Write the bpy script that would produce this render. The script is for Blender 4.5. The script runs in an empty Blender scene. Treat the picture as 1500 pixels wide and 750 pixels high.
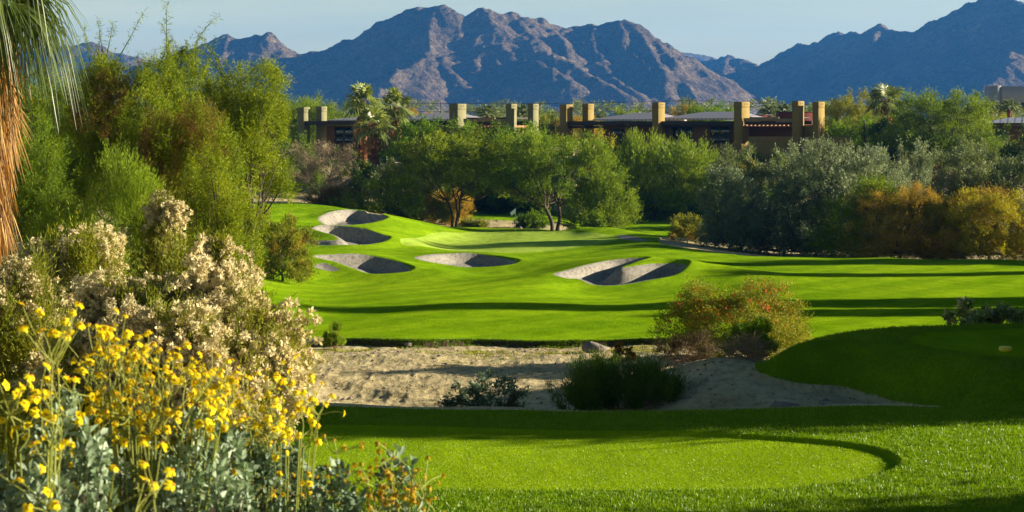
import bpy, math, random
import numpy as np
from mathutils import Vector, Matrix
R = math.radians
C = bpy.context.scene.collection
S = bpy.context.scene

# ------------------------------------------------------------------ camera, sky, sun, exposure
F = 2500.0            # focal length in photo pixels (photo is 1500 wide)
HOR = 180.0           # horizon row in the photo
CZ = 12.0             # camera height above datum
cd = bpy.data.cameras.new('camera'); cam = bpy.data.objects.new('camera', cd); C.objects.link(cam)
cam.location = (0, 0, CZ); cam.rotation_euler = (R(90), 0, 0)
cd.sensor_width = 36; cd.lens = 36 * F / 1500; cd.shift_y = -(375 - HOR) / 1500
cd.clip_start = 0.1; cd.clip_end = 30000
cd.dof.use_dof = True; cd.dof.focus_distance = 70; cd.dof.aperture_fstop = 9
S.camera = cam

SUN_EL, SUN_BEYOND = 14.0, 8.0     # low sun from the right, a little beyond the camera's side
sdir = Vector((math.cos(R(SUN_EL)) * math.cos(R(SUN_BEYOND)), math.cos(R(SUN_EL)) * math.sin(R(SUN_BEYOND)), math.sin(R(SUN_EL))))
w = bpy.data.worlds.new('World'); S.world = w; w.use_nodes = True
wn = w.node_tree.nodes; wl = w.node_tree.links; wn.clear()
sky = wn.new('ShaderNodeTexSky'); sky.sky_type = 'NISHITA'; sky.sun_disc = False
sky.sun_elevation = R(SUN_EL); sky.sun_rotation = R(90 - SUN_BEYOND)
sky.air_density = 1.0; sky.dust_density = 1.2; sky.ozone_density = 1.3
bg = wn.new('ShaderNodeBackground'); bg.inputs['Strength'].default_value = 0.05
wo = wn.new('ShaderNodeOutputWorld')
# thin high cirrus streaks
tcw = wn.new('ShaderNodeTexCoord'); mpw = wn.new('ShaderNodeMapping'); mpw.inputs['Scale'].default_value = (2.2, 2.2, 22)
nzw = wn.new('ShaderNodeTexNoise'); nzw.inputs['Scale'].default_value = 1.6; nzw.inputs['Detail'].default_value = 6
rpw = wn.new('ShaderNodeMapRange'); rpw.inputs['From Min'].default_value = .38; rpw.inputs['From Max'].default_value = .80; rpw.inputs['To Min'].default_value = .14; rpw.inputs['To Max'].default_value = .55
mxw = wn.new('ShaderNodeMix'); mxw.data_type = 'RGBA'
wl.new(tcw.outputs['Generated'], mpw.inputs[0]); wl.new(mpw.outputs[0], nzw.inputs['Vector'])
wl.new(nzw.outputs[0], rpw.inputs['Value']); wl.new(rpw.outputs[0], mxw.inputs['Factor'])
wl.new(sky.outputs[0], mxw.inputs[6]); mxw.inputs[7].default_value = (6.6, 6.2, 3.6, 1)
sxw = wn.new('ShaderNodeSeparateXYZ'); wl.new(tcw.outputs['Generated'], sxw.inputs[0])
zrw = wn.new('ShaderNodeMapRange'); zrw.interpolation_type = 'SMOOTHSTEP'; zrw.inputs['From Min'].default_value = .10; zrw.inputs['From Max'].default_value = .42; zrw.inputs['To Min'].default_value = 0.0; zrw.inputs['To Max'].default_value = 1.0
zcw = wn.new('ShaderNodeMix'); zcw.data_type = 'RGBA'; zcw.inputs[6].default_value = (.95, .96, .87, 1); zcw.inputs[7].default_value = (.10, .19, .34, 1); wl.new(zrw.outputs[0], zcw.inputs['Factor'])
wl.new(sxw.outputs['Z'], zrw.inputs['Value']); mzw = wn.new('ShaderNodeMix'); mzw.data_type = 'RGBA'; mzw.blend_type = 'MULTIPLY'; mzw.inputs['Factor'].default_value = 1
wl.new(mxw.outputs[2], mzw.inputs[6]); wl.new(zcw.outputs[2], mzw.inputs[7]); wl.new(mzw.outputs[2], bg.inputs['Color'])      # darkened to deep blue overhead to cut fill in the shade, pale low down
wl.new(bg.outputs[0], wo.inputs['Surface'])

sl = bpy.data.lights.new('sun', 'SUN'); sl.energy = 5.0; sl.angle = R(0.53); sl.color = (1.0, 0.87, 0.66)
so = bpy.data.objects.new('sun', sl); C.objects.link(so); so.location = (60, 20, 60)
so.rotation_euler = sdir.to_track_quat('Z', 'Y').to_euler()
S.view_settings.view_transform = 'Standard'; S.view_settings.look = 'None'
S.view_settings.exposure = 1.8; S.view_settings.gamma = 1.0
S.cycles.max_bounces = 5; S.cycles.diffuse_bounces = 3; S.cycles.glossy_bounces = 1; S.cycles.transmission_bounces = 3
S.cycles.volume_bounces = 0; S.cycles.transparent_max_bounces = 4
S.cycles.use_denoising = True
S.cycles.use_adaptive_sampling = True; S.cycles.adaptive_threshold = 0.01
S.cycles.sample_clamp_indirect = 4

# ------------------------------------------------------------------ helpers
def P(px, py, D): return np.array([(px - 750) / F * D, D, CZ - (py - HOR) / F * D])
def nrm(a): return a / np.maximum(np.linalg.norm(a, axis=-1, keepdims=True), 1e-9)

class Geo:
    def __init__(s): s.V = []; s.Q = []; s.T = []; s.n = 0; s.tone = []
    def quads(s, V, Q, tone=0.5):
        V = np.asarray(V, float).reshape(-1, 3); Q = np.asarray(Q, np.int64).reshape(-1, 4)
        s.V.append(V); s.Q.append(Q + s.n); s.n += len(V)
        s.tone.append(np.broadcast_to(np.asarray(tone, float), (len(Q),)).copy())
    def box(s, lo, hi, tone=.5, bev=0):
        x0, y0, z0 = lo; x1, y1, z1 = hi
        V = [(x0,y0,z0),(x1,y0,z0),(x1,y1,z0),(x0,y1,z0),(x0,y0,z1),(x1,y0,z1),(x1,y1,z1),(x0,y1,z1)]
        s.quads(V, [(0,3,2,1),(4,5,6,7),(0,1,5,4),(1,2,6,5),(2,3,7,6),(3,0,4,7)], tone)
    def tube(s, pts, rad, n=6, tone=.5):
        pts = np.asarray(pts, float); rad = np.broadcast_to(np.asarray(rad, float), (len(pts),))
        t = nrm(np.gradient(pts, axis=0)); ref = np.array([0.31, 0.94, 0.13])
        a = nrm(np.cross(t, ref)); b = np.cross(t, a)
        th = np.arange(n) * 2 * np.pi / n
        ring = pts[:, None] + rad[:, None, None] * (np.cos(th)[None, :, None] * a[:, None] + np.sin(th)[None, :, None] * b[:, None])
        m = len(pts); i = np.arange(m - 1)[:, None] * n + np.arange(n)[None]; j = np.arange(m - 1)[:, None] * n + (np.arange(n)[None] + 1) % n
        s.quads(ring.reshape(-1, 3), np.stack([i, j, j + n, i + n], -1).reshape(-1, 4), tone)
    def build(s, name, mat, parent=None, smooth=False, local=None):
        me = bpy.data.meshes.new(name)
        V = np.concatenate(s.V); Q = np.concatenate(s.Q); T = np.concatenate(s.tone)
        if local is not None: V = V - np.asarray(local)
        me.vertices.add(len(V)); me.vertices.foreach_set('co', V.astype(np.float32).ravel())
        TR = np.concatenate(s.T) if s.T else np.zeros((0, 3), int); T = np.concatenate([T, np.full(len(TR), .5)])
        me.loops.add(Q.size + TR.size); me.loops.foreach_set('vertex_index', np.concatenate([Q.ravel(), TR.ravel()]).astype(np.int32))
        me.polygons.add(len(Q) + len(TR)); me.polygons.foreach_set('loop_start', np.concatenate([np.arange(len(Q)) * 4, len(Q) * 4 + np.arange(len(TR)) * 3]).astype(np.int32))
        if smooth: me.polygons.foreach_set('use_smooth', np.ones(len(Q) + len(TR), bool))
        at = me.attributes.new('tone', 'FLOAT', 'FACE'); at.data.foreach_set('value', T.astype(np.float32))
        me.update(calc_edges=True); me.materials.append(mat)
        o = bpy.data.objects.new(name, me); C.objects.link(o)
        if parent is not None: o.parent = parent
        elif local is not None: o.location = tuple(local)
        return o

def tag(o, label=None, cat=None, group=None, kind=None):
    if label: o['label'] = label
    if cat: o['category'] = cat
    if group: o['group'] = group
    if kind: o['kind'] = kind
    return o
def empty(name, loc, label=None, cat=None, group=None, rz=0):
    o = bpy.data.objects.new(name, None); C.objects.link(o); o.location = tuple(loc); o.rotation_euler = (0, 0, rz); o.empty_display_size = .3
    return tag(o, label, cat, group)

# numpy value noise
_perm = np.random.RandomState(5).rand(256, 256)
def vnoise(x, y):
    xi = np.floor(x).astype(int); yi = np.floor(y).astype(int); fx = x - xi; fy = y - yi
    fx = fx * fx * fx * (fx * (fx * 6 - 15) + 10); fy = fy * fy * fy * (fy * (fy * 6 - 15) + 10)
    g = lambda a, b: _perm[a & 255, b & 255]
    return (g(xi, yi) * (1 - fx) + g(xi + 1, yi) * fx) * (1 - fy) + (g(xi, yi + 1) * (1 - fx) + g(xi + 1, yi + 1) * fx) * fy
def fbm(x, y, o=5, ridged=False, gain=.5):
    s = 0; a = 1; t = 0
    for k in range(o):
        c, sn = math.cos(k * 1.3), math.sin(k * 1.3)
        n = vnoise((x * c - y * sn) * 2 ** k + 17.3 * k, (x * sn + y * c) * 2 ** k + 9.1 * k)
        n = 1 - abs(2 * n - 1) if ridged else n
        s = s + a * n; t += a; a *= gain
    return s / t
def sstep(a, b, x):
    t = np.clip((x - a) / (b - a), 0, 1); return t * t * (3 - 2 * t)
def sdf(poly, X, Y):
    """signed distance to a closed polygon, negative inside"""
    poly = np.asarray(poly, float); d = np.full(X.shape, 1e18); ins = np.zeros(X.shape, bool)
    for i in range(len(poly)):
        a = poly[i]; b = poly[(i + 1) % len(poly)]; e = b - a
        t = np.clip(((X - a[0]) * e[0] + (Y - a[1]) * e[1]) / max(e @ e, 1e-12), 0, 1)
        d = np.minimum(d, (X - a[0] - t * e[0]) ** 2 + (Y - a[1] - t * e[1]) ** 2)
        c = ((a[1] > Y) != (b[1] > Y)) & (X < e[0] * (Y - a[1]) / (e[1] if abs(e[1]) > 1e-12 else 1e-12) + a[0])
        ins ^= c
    d = np.sqrt(d); return np.where(ins, -d, d)
def smooth_poly(p, k=8):
    """closed Catmull-Rom"""
    p = np.asarray(p, float); n = len(p); out = []
    for i in range(n):
        a, b, c, d = p[i - 1], p[i], p[(i + 1) % n], p[(i + 2) % n]
        for t in np.arange(k) / k:
            out.append(.5 * (2 * b + (c - a) * t + (2 * a - 5 * b + 4 * c - d) * t * t + (3 * b - a - 3 * c + d) * t ** 3))
    return np.array(out)

# ------------------------------------------------------------------ materials
def new_mat(name):
    m = bpy.data.materials.new(name); m.use_nodes = True; nt = m.node_tree; nt.nodes.clear()
    out = nt.nodes.new('ShaderNodeOutputMaterial'); return m, nt.nodes, nt.links, out
def ramp(N, stops):
    r = N.new('ShaderNodeValToRGB'); e = r.color_ramp.elements
    e[0].position = stops[0][0]; e[0].color = (*stops[0][1], 1); e[1].position = stops[-1][0]; e[1].color = (*stops[-1][1], 1)
    for p, c in stops[1:-1]: x = e.new(p); x.color = (*c, 1)
    return r
def noise(N, L, scale, detail=4, vec=None, rough=.6, sc3=None):
    n = N.new('ShaderNodeTexNoise'); n.inputs['Scale'].default_value = scale; n.inputs['Detail'].default_value = detail; n.inputs['Roughness'].default_value = rough
    if vec is None:
        g = N.new('ShaderNodeNewGeometry'); vec = g.outputs['Position']
    if sc3:
        mp = N.new('ShaderNodeMapping'); mp.inputs['Scale'].default_value = sc3; L.new(vec, mp.inputs[0]); vec = mp.outputs[0]
    L.new(vec, n.inputs['Vector']); return n
def mixc(N, L, f, a, b, mode='MIX'):
    m = N.new('ShaderNodeMix'); m.data_type = 'RGBA'; m.blend_type = mode
    for s, v in ((m.inputs['Factor'], f), (m.inputs[6], a), (m.inputs[7], b)):
        if isinstance(v, (int, float)): s.default_value = v
        elif isinstance(v, tuple): s.default_value = (*v, 1)
        else: L.new(v, s)
    return m.outputs[2]
def leaf_mat(name, cols, trans=.35, spec=.12, rough=.55, tcol=None):
    """foliage: per-leaf tone from the leaf's own random value plus slow variation through the crown"""
    m, N, L, out = new_mat(name)
    at = N.new('ShaderNodeAttribute'); at.attribute_name = 'tone'
    k = len(cols); rp = ramp(N, [(i / (k - 1), c) for i, c in enumerate(cols)])
    L.new(at.outputs['Fac'], rp.inputs[0])
    pb = N.new('ShaderNodeBsdfPrincipled'); pb.inputs['Roughness'].default_value = rough; pb.inputs['Specular IOR Level'].default_value = spec
    L.new(rp.outputs[0], pb.inputs['Base Color'])
    tr = N.new('ShaderNodeBsdfTranslucent'); tc = mixc(N, L, 1.0, rp.outputs[0], tcol or (1.6, 1.35, .5), 'MULTIPLY'); L.new(tc, tr.inputs[0])
    mx = N.new('ShaderNodeMixShader'); mx.inputs[0].default_value = trans
    L.new(pb.outputs[0], mx.inputs[1]); L.new(tr.outputs[0], mx.inputs[2]); L.new(mx.outputs[0], out.inputs[0]); return m
def plain_mat(name, col, rough=.8, var=.25, scale=3, bump=0, bscale=30, spec=.3, metal=0):
    m, N, L, out = new_mat(name)
    n = noise(N, L, scale, 5); lo = tuple(c * (1 - var) for c in col); hi = tuple(min(1, c * (1 + var)) for c in col)
    rp = ramp(N, [(.3, lo), (.7, hi)]); L.new(n.outputs[0], rp.inputs[0])
    pb = N.new('ShaderNodeBsdfPrincipled'); pb.inputs['Roughness'].default_value = rough; pb.inputs['Specular IOR Level'].default_value = spec; pb.inputs['Metallic'].default_value = metal
    L.new(rp.outputs[0], pb.inputs['Base Color'])
    if bump:
        b = N.new('ShaderNodeBump'); b.inputs['Distance'].default_value = bump; n2 = noise(N, L, bscale, 5); L.new(n2.outputs[0], b.inputs['Height']); L.new(b.outputs[0], pb.inputs['Normal'])
    L.new(pb.outputs[0], out.inputs[0]); return m
def turf_mat(name, c0, c1, c2, fine=60, bd=.02, stripes=None, speck=.5):
    m, N, L, out = new_mat(name)
    g = N.new('ShaderNodeNewGeometry'); pos = g.outputs['Position']
    a = noise(N, L, .12, 4, pos, sc3=(1, .6, 1)); b = noise(N, L, 1.3, 4, pos, sc3=(1, .5, 1)); c = noise(N, L, fine, 3, pos, rough=.8, sc3=(1, .35, 1))
    r1 = ramp(N, [(.3, c0), (.5, c1), (.72, c2)]); L.new(a.outputs[0], r1.inputs[0])
    r2 = ramp(N, [(.3, (.78, .8, .75)), (.7, (1.2, 1.15, 1.2))]); L.new(b.outputs[0], r2.inputs[0])
    r3 = ramp(N, [(.25, (1 - speck,) * 3), (.75, (1 + speck,) * 3)]); L.new(c.outputs[0], r3.inputs[0])
    col = mixc(N, L, 1.0, r1.outputs[0], r2.outputs[0], 'MULTIPLY'); col = mixc(N, L, 1.0, col, r3.outputs[0], 'MULTIPLY')
    if stripes:
        wv = N.new('ShaderNodeTexWave'); wv.inputs['Scale'].default_value = stripes[0]; wv.inputs['Distortion'].default_value = 1.2; wv.inputs['Detail Scale'].default_value = .4
        mp = N.new('ShaderNodeMapping'); mp.inputs['Rotation'].default_value = (0, 0, stripes[1]); L.new(pos, mp.inputs[0]); L.new(mp.outputs[0], wv.inputs[0])
        r4 = ramp(N, [(.4, (.88, .92, .85)), (.6, (1.10, 1.07, 1.15))]); L.new(wv.outputs[0], r4.inputs[0]); col = mixc(N, L, 1.0, col, r4.outputs[0], 'MULTIPLY')
    pb = N.new('ShaderNodeBsdfPrincipled'); pb.inputs['Roughness'].default_value = .85; pb.inputs['Specular IOR Level'].default_value = 0
    L.new(col, pb.inputs['Base Color'])
    bp = N.new('ShaderNodeBump'); bp.inputs['Distance'].default_value = bd; L.new(c.outputs[0], bp.inputs['Height'])
    bp2 = N.new('ShaderNodeBump'); bp2.inputs['Distance'].default_value = .06; L.new(b.outputs[0], bp2.inputs['Height']); L.new(bp.outputs[0], bp2.inputs['Normal'])
    L.new(bp2.outputs[0], pb.inputs['Normal'])
    # upright blades let the low sun through
    tr = N.new('ShaderNodeBsdfTranslucent'); L.new(col, tr.inputs[0]); L.new(bp2.outputs[0], tr.inputs['Normal'])
    L.new(pb.outputs[0], out.inputs[0]); return m

GR = 1.0
M = {}
M['fairway'] = turf_mat('fairway turf', (.115, .225, .003), (.155, .28, .004), (.20, .325, .005), 22, .035, (.09, .5))
M['green'] = turf_mat('putting green turf', (.25, .37, .04), (.28, .41, .05), (.31, .44, .06), 18, .008, None, .15)
M['tee'] = turf_mat('tee turf', (.16, .27, .003), (.195, .32, .004), (.225, .35, .005), 55, .014, None, .35)
M['rough'] = turf_mat('rough turf', (.10, .20, .003), (.13, .245, .004), (.165, .285, .005), 30, .03, None, .45)
M['blade'] = leaf_mat('grass blade', [(.08, .18, .003), (.16, .28, .005), (.22, .34, .010)], .35, .3, .45)
M['blade_rough'] = leaf_mat('rough grass blade', [(.06, .15, .003), (.13, .24, .005), (.18, .29, .010)], .35, .3, .45)

def dirt_mat(name, c0, c1, c2, sp=(.10, .12, .03), spot=.62):
    m, N, L, out = new_mat(name); g = N.new('ShaderNodeNewGeometry'); pos = g.outputs['Position']
    a = noise(N, L, .35, 6, pos, .65); b = noise(N, L, 5, 6, pos, .7, (1, .5, 1)); c = noise(N, L, 1.1, 8, pos, .75, (1, .55, 1)); d = noise(N, L, 40, 3, pos)
    r1 = ramp(N, [(.32, c0), (.5, c1), (.68, c2)]); L.new(a.outputs[0], r1.inputs[0])
    r2 = ramp(N, [(.34, (.55, .52, .46)), (.48, (.98, .96, .92)), (.66, (1.16, 1.15, 1.12))]); L.new(b.outputs[0], r2.inputs[0])
    col = mixc(N, L, 1.0, r1.outputs[0], r2.outputs[0], 'MULTIPLY')
    r3 = ramp(N, [(.3, (.8, .8, .8)), (.7, (1.15, 1.15, 1.15))]); L.new(d.outputs[0], r3.inputs[0]); col = mixc(N, L, 1.0, col, r3.outputs[0], 'MULTIPLY')
    rs = ramp(N, [(spot, (0, 0, 0)), (spot + .1, (1, 1, 1))]); L.new(c.outputs[0], rs.inputs[0])
    col = mixc(N, L, rs.outputs[0], col, sp)
    pb = N.new('ShaderNodeBsdfPrincipled'); pb.inputs['Roughness'].default_value = .95; pb.inputs['Specular IOR Level'].default_value = .1; L.new(col, pb.inputs['Base Color'])
    bp = N.new('ShaderNodeBump'); bp.inputs['Distance'].default_value = .05; L.new(b.outputs[0], bp.inputs['Height'])
    bq = N.new('ShaderNodeBump'); bq.inputs['Distance'].default_value = .008; L.new(d.outputs[0], bq.inputs['Height']); L.new(bp.outputs[0], bq.inputs['Normal']); L.new(bq.outputs[0], pb.inputs['Normal'])
    L.new(pb.outputs[0], out.inputs[0]); return m
M['dirt'] = dirt_mat('desert soil', (.32, .265, .14), (.42, .355, .20), (.48, .415, .25))
M['soil_lip_shade'] = dirt_mat('turf edge soil with painted lip shade', (.05, .035, .02), (.07, .05, .03), (.09, .065, .035))  # soil colour darkened to paint in the shade under the turf lip
M['sand'] = dirt_mat('bunker sand', (.215, .205, .18), (.25, .24, .21), (.29, .275, .245), (.45, .42, .36), .9)

# ------------------------------------------------------------------ terrain
# surveyed points: (photo column, photo row, distance)
pk = [
 # left bank / near left slope
 (350,640,17),(100,620,17),(-200,560,17),(300,600,22),(0,560,24),(-200,500,26),(420,600,30),(250,560,32),(0,520,36),(-250,480,40),
 # wash
 (500,598,34),(650,598,34),(800,598,34),(930,600,33.5),(480,560,38),(620,558,38.5),(780,558,38.5),(480,525,42.5),(650,524,43),(800,524,43),(420,510,46),(600,505,46.5),(850,505,46.5),(960,508,45),
 (1000,548,35.5),(1050,523,35.5),(1110,527,35),(1160,552,34),(1250,572,33.3),(1340,594,32.3),(1390,607,31.6),(1000,590,33),(1120,602,30.8),(1250,608,30.5),(1100,565,33),(1250,530,40),(1450,520,41),(1100,520,42),(960,560,36),(1700,530,38),
 # near fairway
 (300,497,48.5),(500,499,48.5),(700,500,48.5),(900,499,48.5),(1100,500,47),(1300,498,46),(1500,496,46),(1800,500,45),
 (400,470,58),(600,470,58),(800,472,57),(1000,470,58),(1250,468,58),(1500,465,58),
 (450,440,74),(620,442,72),(800,440,74),(1000,437,75),(1250,432,77),(1500,430,78),(1800,430,76),
 (420,420,88),(560,425,86),(700,424,84),(800,426,84),
 # bunker row
 (420,400,98),(400,385,102),(530,408,99),(600,408,100),(480,399,101),(520,376,106.5),(460,374,106),(580,388,106),(620,400,104),(700,410,98),
 (600,383,111),(680,395,110.5),(760,396,111),(680,374,117.5),(740,382,117),(620,374,116),
 (850,423,90),(920,424,90),(990,414,93),(860,392,98),(930,383,101),(1000,392,100),(800,408,92),(1040,404,98),
 (780,385,118),(860,380,116),(950,375,118),(1050,388,110),
 (1120,405,95),(1200,400,99),(1350,398,101),(1500,396,102),(1700,396,101),(1200,385,114),(1350,386,114),(1500,388,113),(1150,377,124),(1300,378,125),(1450,379,125),(1600,380,124),
 # left mound and its two upper bunkers
 (400,370,112),(500,368,112),(560,370,118),(470,359,123),(540,359,124),(590,362,128),(400,355,124),(470,332,131.5),(540,338,133),(600,350,136),(420,335,134),
 (480,331,144),(540,331,145),(590,336,148),(500,309,155),(440,305,157),(560,316,154),(600,322,158),(640,330,162),(420,297,166),(480,300,167),(540,315,170),(600,324,172),(380,310,150),(300,320,140),(330,350,118),(250,360,100),
 # green
 (650,368,130),(750,368,130),(850,366,131),(640,356,144),(740,356,144),(840,352,146),(680,345,158),(760,345,158),(840,342,158),(720,337.5,168),(780,337,168),(668,332.5,172),
 (850,332,163),(900,333,162),(940,342,152),(900,350,148),(960,353,140),(1000,363,134),(1060,370,130),
 # beyond the green
 (860,345,172),(920,346,172),(980,350,165),(1060,358,155),(1150,372,145),(1300,376,145),(1480,378,145),(1650,380,150),
 (650,330,178),(730,332,176),(790,334,176),(700,322,186),(760,324,186),
 (720,316,193),(800,316,193),(860,320,193),(940,338,180),(1010,340,180),(960,325,195),(1050,322,195),(720,312.5,202),(830,312.5,204),(960,313,207),(1060,313,206),
 (720,300,208),(850,300,210),(960,300,212),(1060,300,212),(560,290,195),(450,280,195),(620,290,198),
 (1150,310,195),(1300,300,195),(1450,300,190),(1600,300,190),(300,290,180),(100,330,120),(0,380,80),(-200,400,70),(100,400,72),(250,420,62),(330,430,60),(400,440,66),
]
ctl = [tuple(P(*p)) for p in pk]
for X in (-90, -60, -25, 0, 25, 60, 95):      # house terrace and the plain behind it
    for D, z in ((224, -4.3), (250, -4.0), (300, -4.0), (420, -4.2)): ctl.append((X * D / 235, D, CZ + z))
for u in (-1.6, -.8, -.45):
    for D, z in ((2, -2), (6, -2.6), (14, -3.5), (30, -4.5), (60, -5.5), (110, -6.5), (180, -6), (300, -4), (700, -4.2)): ctl.append((u * D, D, CZ + z))
for u in (1.6, .8, .42):
    for D, z in ((2, -2), (6, -2.8), (14, -4.6), (30, -4.8), (45, -5.4), (60, -6.2), (110, -8.5), (180, -9), (300, -4), (700, -4.2)): ctl.append((u * D, D, CZ + z))
for D, z in ((1.5, -1.7), (4.5, -2.15), (7, -2.75), (10, -3.9), (14, -4.5), (18, -4.5), (27, -4.6), (30.5, -5.5), (700, -4.2), (1500, -4.5)):
    for u in (-.22, 0, .22): ctl.append((u * D, D, CZ + z))
ctl = np.array(ctl)
def uv(x, y): return np.stack([x / y * 3.2, np.log(y)], -1)
_c = uv(ctl[:, 0], ctl[:, 1]); _n = len(_c)
def kern(r): return r * r * np.log(np.maximum(r, 1e-9))
_r = np.linalg.norm(_c[:, None] - _c[None], axis=-1)
A = np.zeros((_n + 3, _n + 3)); A[:_n, :_n] = kern(_r) + np.eye(_n) * 1e-4
A[:_n, _n] = 1; A[:_n, _n + 1:] = _c; A[_n, :_n] = 1; A[_n + 1:, :_n] = _c.T
W_ = np.linalg.solve(A, np.concatenate([ctl[:, 2], np.zeros(3)]))
def base_z(x, y):
    sh = np.shape(x); x = np.ravel(x).astype(float); y = np.maximum(np.ravel(y).astype(float), 1.0)
    yy = np.minimum(y, 1400); q = uv(x / y * yy, yy); out = np.empty(len(x))
    for i in range(0, len(x), 20000):
        s = slice(i, i + 20000); r2 = ((q[s, None, 0] - _c[None, :, 0]) ** 2 + (q[s, None, 1] - _c[None, :, 1]) ** 2)
        out[s] = .5 * (r2 * np.log(np.maximum(r2, 1e-12))) @ W_[:_n] + W_[_n] + q[s] @ W_[_n + 1:]
    far = sstep(900, 1300, y); out = out * (1 - far) + (CZ - 4.4) * far
    return out.reshape(sh)
def ground_pt(px, py, lo=15, hi=230):
    """where the sight line through a photo pixel first meets the terrain"""
    D = np.geomspace(lo, hi, 900); x = (px - 750) / F * D; z = CZ - (py - HOR) / F * D
    g = base_z(x, D); k = np.nonzero(z <= g)[0]; k = k[0] if len(k) else 899
    return np.array([x[k], D[k]])
def outline(pts, lo, hi, k=6): return smooth_poly([ground_pt(a, b, lo, hi) for a, b in pts], k)

Zt = CZ - 4.5
def at_z(px, py, z): D = (CZ - z) * F / (py - HOR); return np.array([(px - 750) / F * D, D])
tee_near = smooth_poly([(-11, 15), (0, 15.5), (9, 16), (12, 20), (12, 27.5), (9.2, 27.2), (7.7, 26.6), (5.5, 26.3), (-2, 26.3), (-7, 26.2), (-11, 24)], 6)
tee_inner = smooth_poly([(-8, 21.6), (-2, 20.7), (2.5, 20.9), (4.3, 21.5), (5.15, 22.5), (4.9, 23.7), (3.2, 24.6), (0.5, 25.05), (-4, 25.1), (-8, 24.8)], 8)
tee_right = smooth_poly([at_z(1138, 506, Zt), at_z(1175, 494, Zt), at_z(1250, 482, Zt), at_z(1400, 475, Zt), at_z(1600, 474, Zt), (19, 36), (19, 28), at_z(1520, 556, Zt), at_z(1420, 536, Zt), at_z(1340, 520, Zt), at_z(1250, 508, Zt), at_z(1180, 508, Zt)], 6)
tee_right_in = smooth_poly([at_z(1335, 497, Zt), at_z(1400, 489, Zt), at_z(1600, 486, Zt), (16, 34), (15, 31.5), at_z(1500, 528, Zt), at_z(1400, 518, Zt), at_z(1345, 508, Zt)], 6)
fair = [ground_pt(*p) for p in [(430,497),(500,497),(600,498),(700,498),(800,499),(900,499),(980,498)]] + [(8, 47), (14, 46), (22, 46), (45, 60), (60, 95), (55, 122)] + \
       [ground_pt(a, b, 80, 170) for a, b in [(1500,381),(1400,380),(1300,378),(1200,376),(1120,376),(1060,370),(1010,364),(965,355)]] + [np.array((13.5, 158.)), np.array((9, 167.)), np.array((4, 172.)), np.array((-5.5, 174.5)), np.array((-9, 172.)), np.array((-13, 176.))] + \
       [ground_pt(a, b, 100, 190) for a, b in [(560,321),(520,308),(470,299),(415,297)]] + [np.array((-33, 158.)), np.array((-28, 130.)), np.array((-20, 104.)), np.array((-16, 80.)), np.array((-12, 60.)), np.array((-9, 52.))]
fair = smooth_poly(np.array([np.asarray(f, float) for f in fair]), 5)
green_p = outline([(588,362),(660,368),(740,370),(830,364),(885,356),(905,348),(870,341),(800,338.6),(720,338.6),(660,341),(610,348)], 100, 172)
fair2 = smooth_poly([(-13, 190), (-3, 187), (5, 186), (10, 172), (17, 170), (27, 172), (34, 182), (32, 200), (22, 207), (8, 204), (-6, 202), (-14, 200)], 5)
bunk = {
 'b5': ([(810,404),(835,397),(870,389),(905,385),(948,386),(925,391),(912,396),(960,393),(1003,398),(995,406),(960,412),(905,420),(868,419),(848,411),(828,409)], 84, 112, .85),
 'b4': ([(608,379),(650,375),(700,377),(740,385),(757,391),(745,393.5),(700,393),(650,389),(620,384)], 104, 124, .6),
 'b3': ([(458,378),(500,376),(550,381),(590,393),(602,403),(590,406),(550,404),(515,396),(485,386)], 94, 110, .75),
 'b3b': ([(459,392),(475,390),(497,397),(485,398.5)], 94, 110, .15),
 'b2': ([(456,336),(482,332),(520,337),(555,346),(570,353),(555,358),(515,359),(455,358),(440,352),(470,353),(494,353),(488,346),(470,341)], 115, 141, .95),
 'b1': ([(466,320),(485,312),(525,311),(560,319),(566,324),(545,328),(505,331),(475,329)], 140, 160, .9),
}
BK = {k: (outline(p, lo, hi, 5), dep) for k, (p, lo, hi, dep) in bunk.items()}
sandtrap_far = smooth_poly([ground_pt(a, b, 130, 175) for a, b in [(905,344),(930,346),(950,352),(935,353),(910,350)]], 4)

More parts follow.
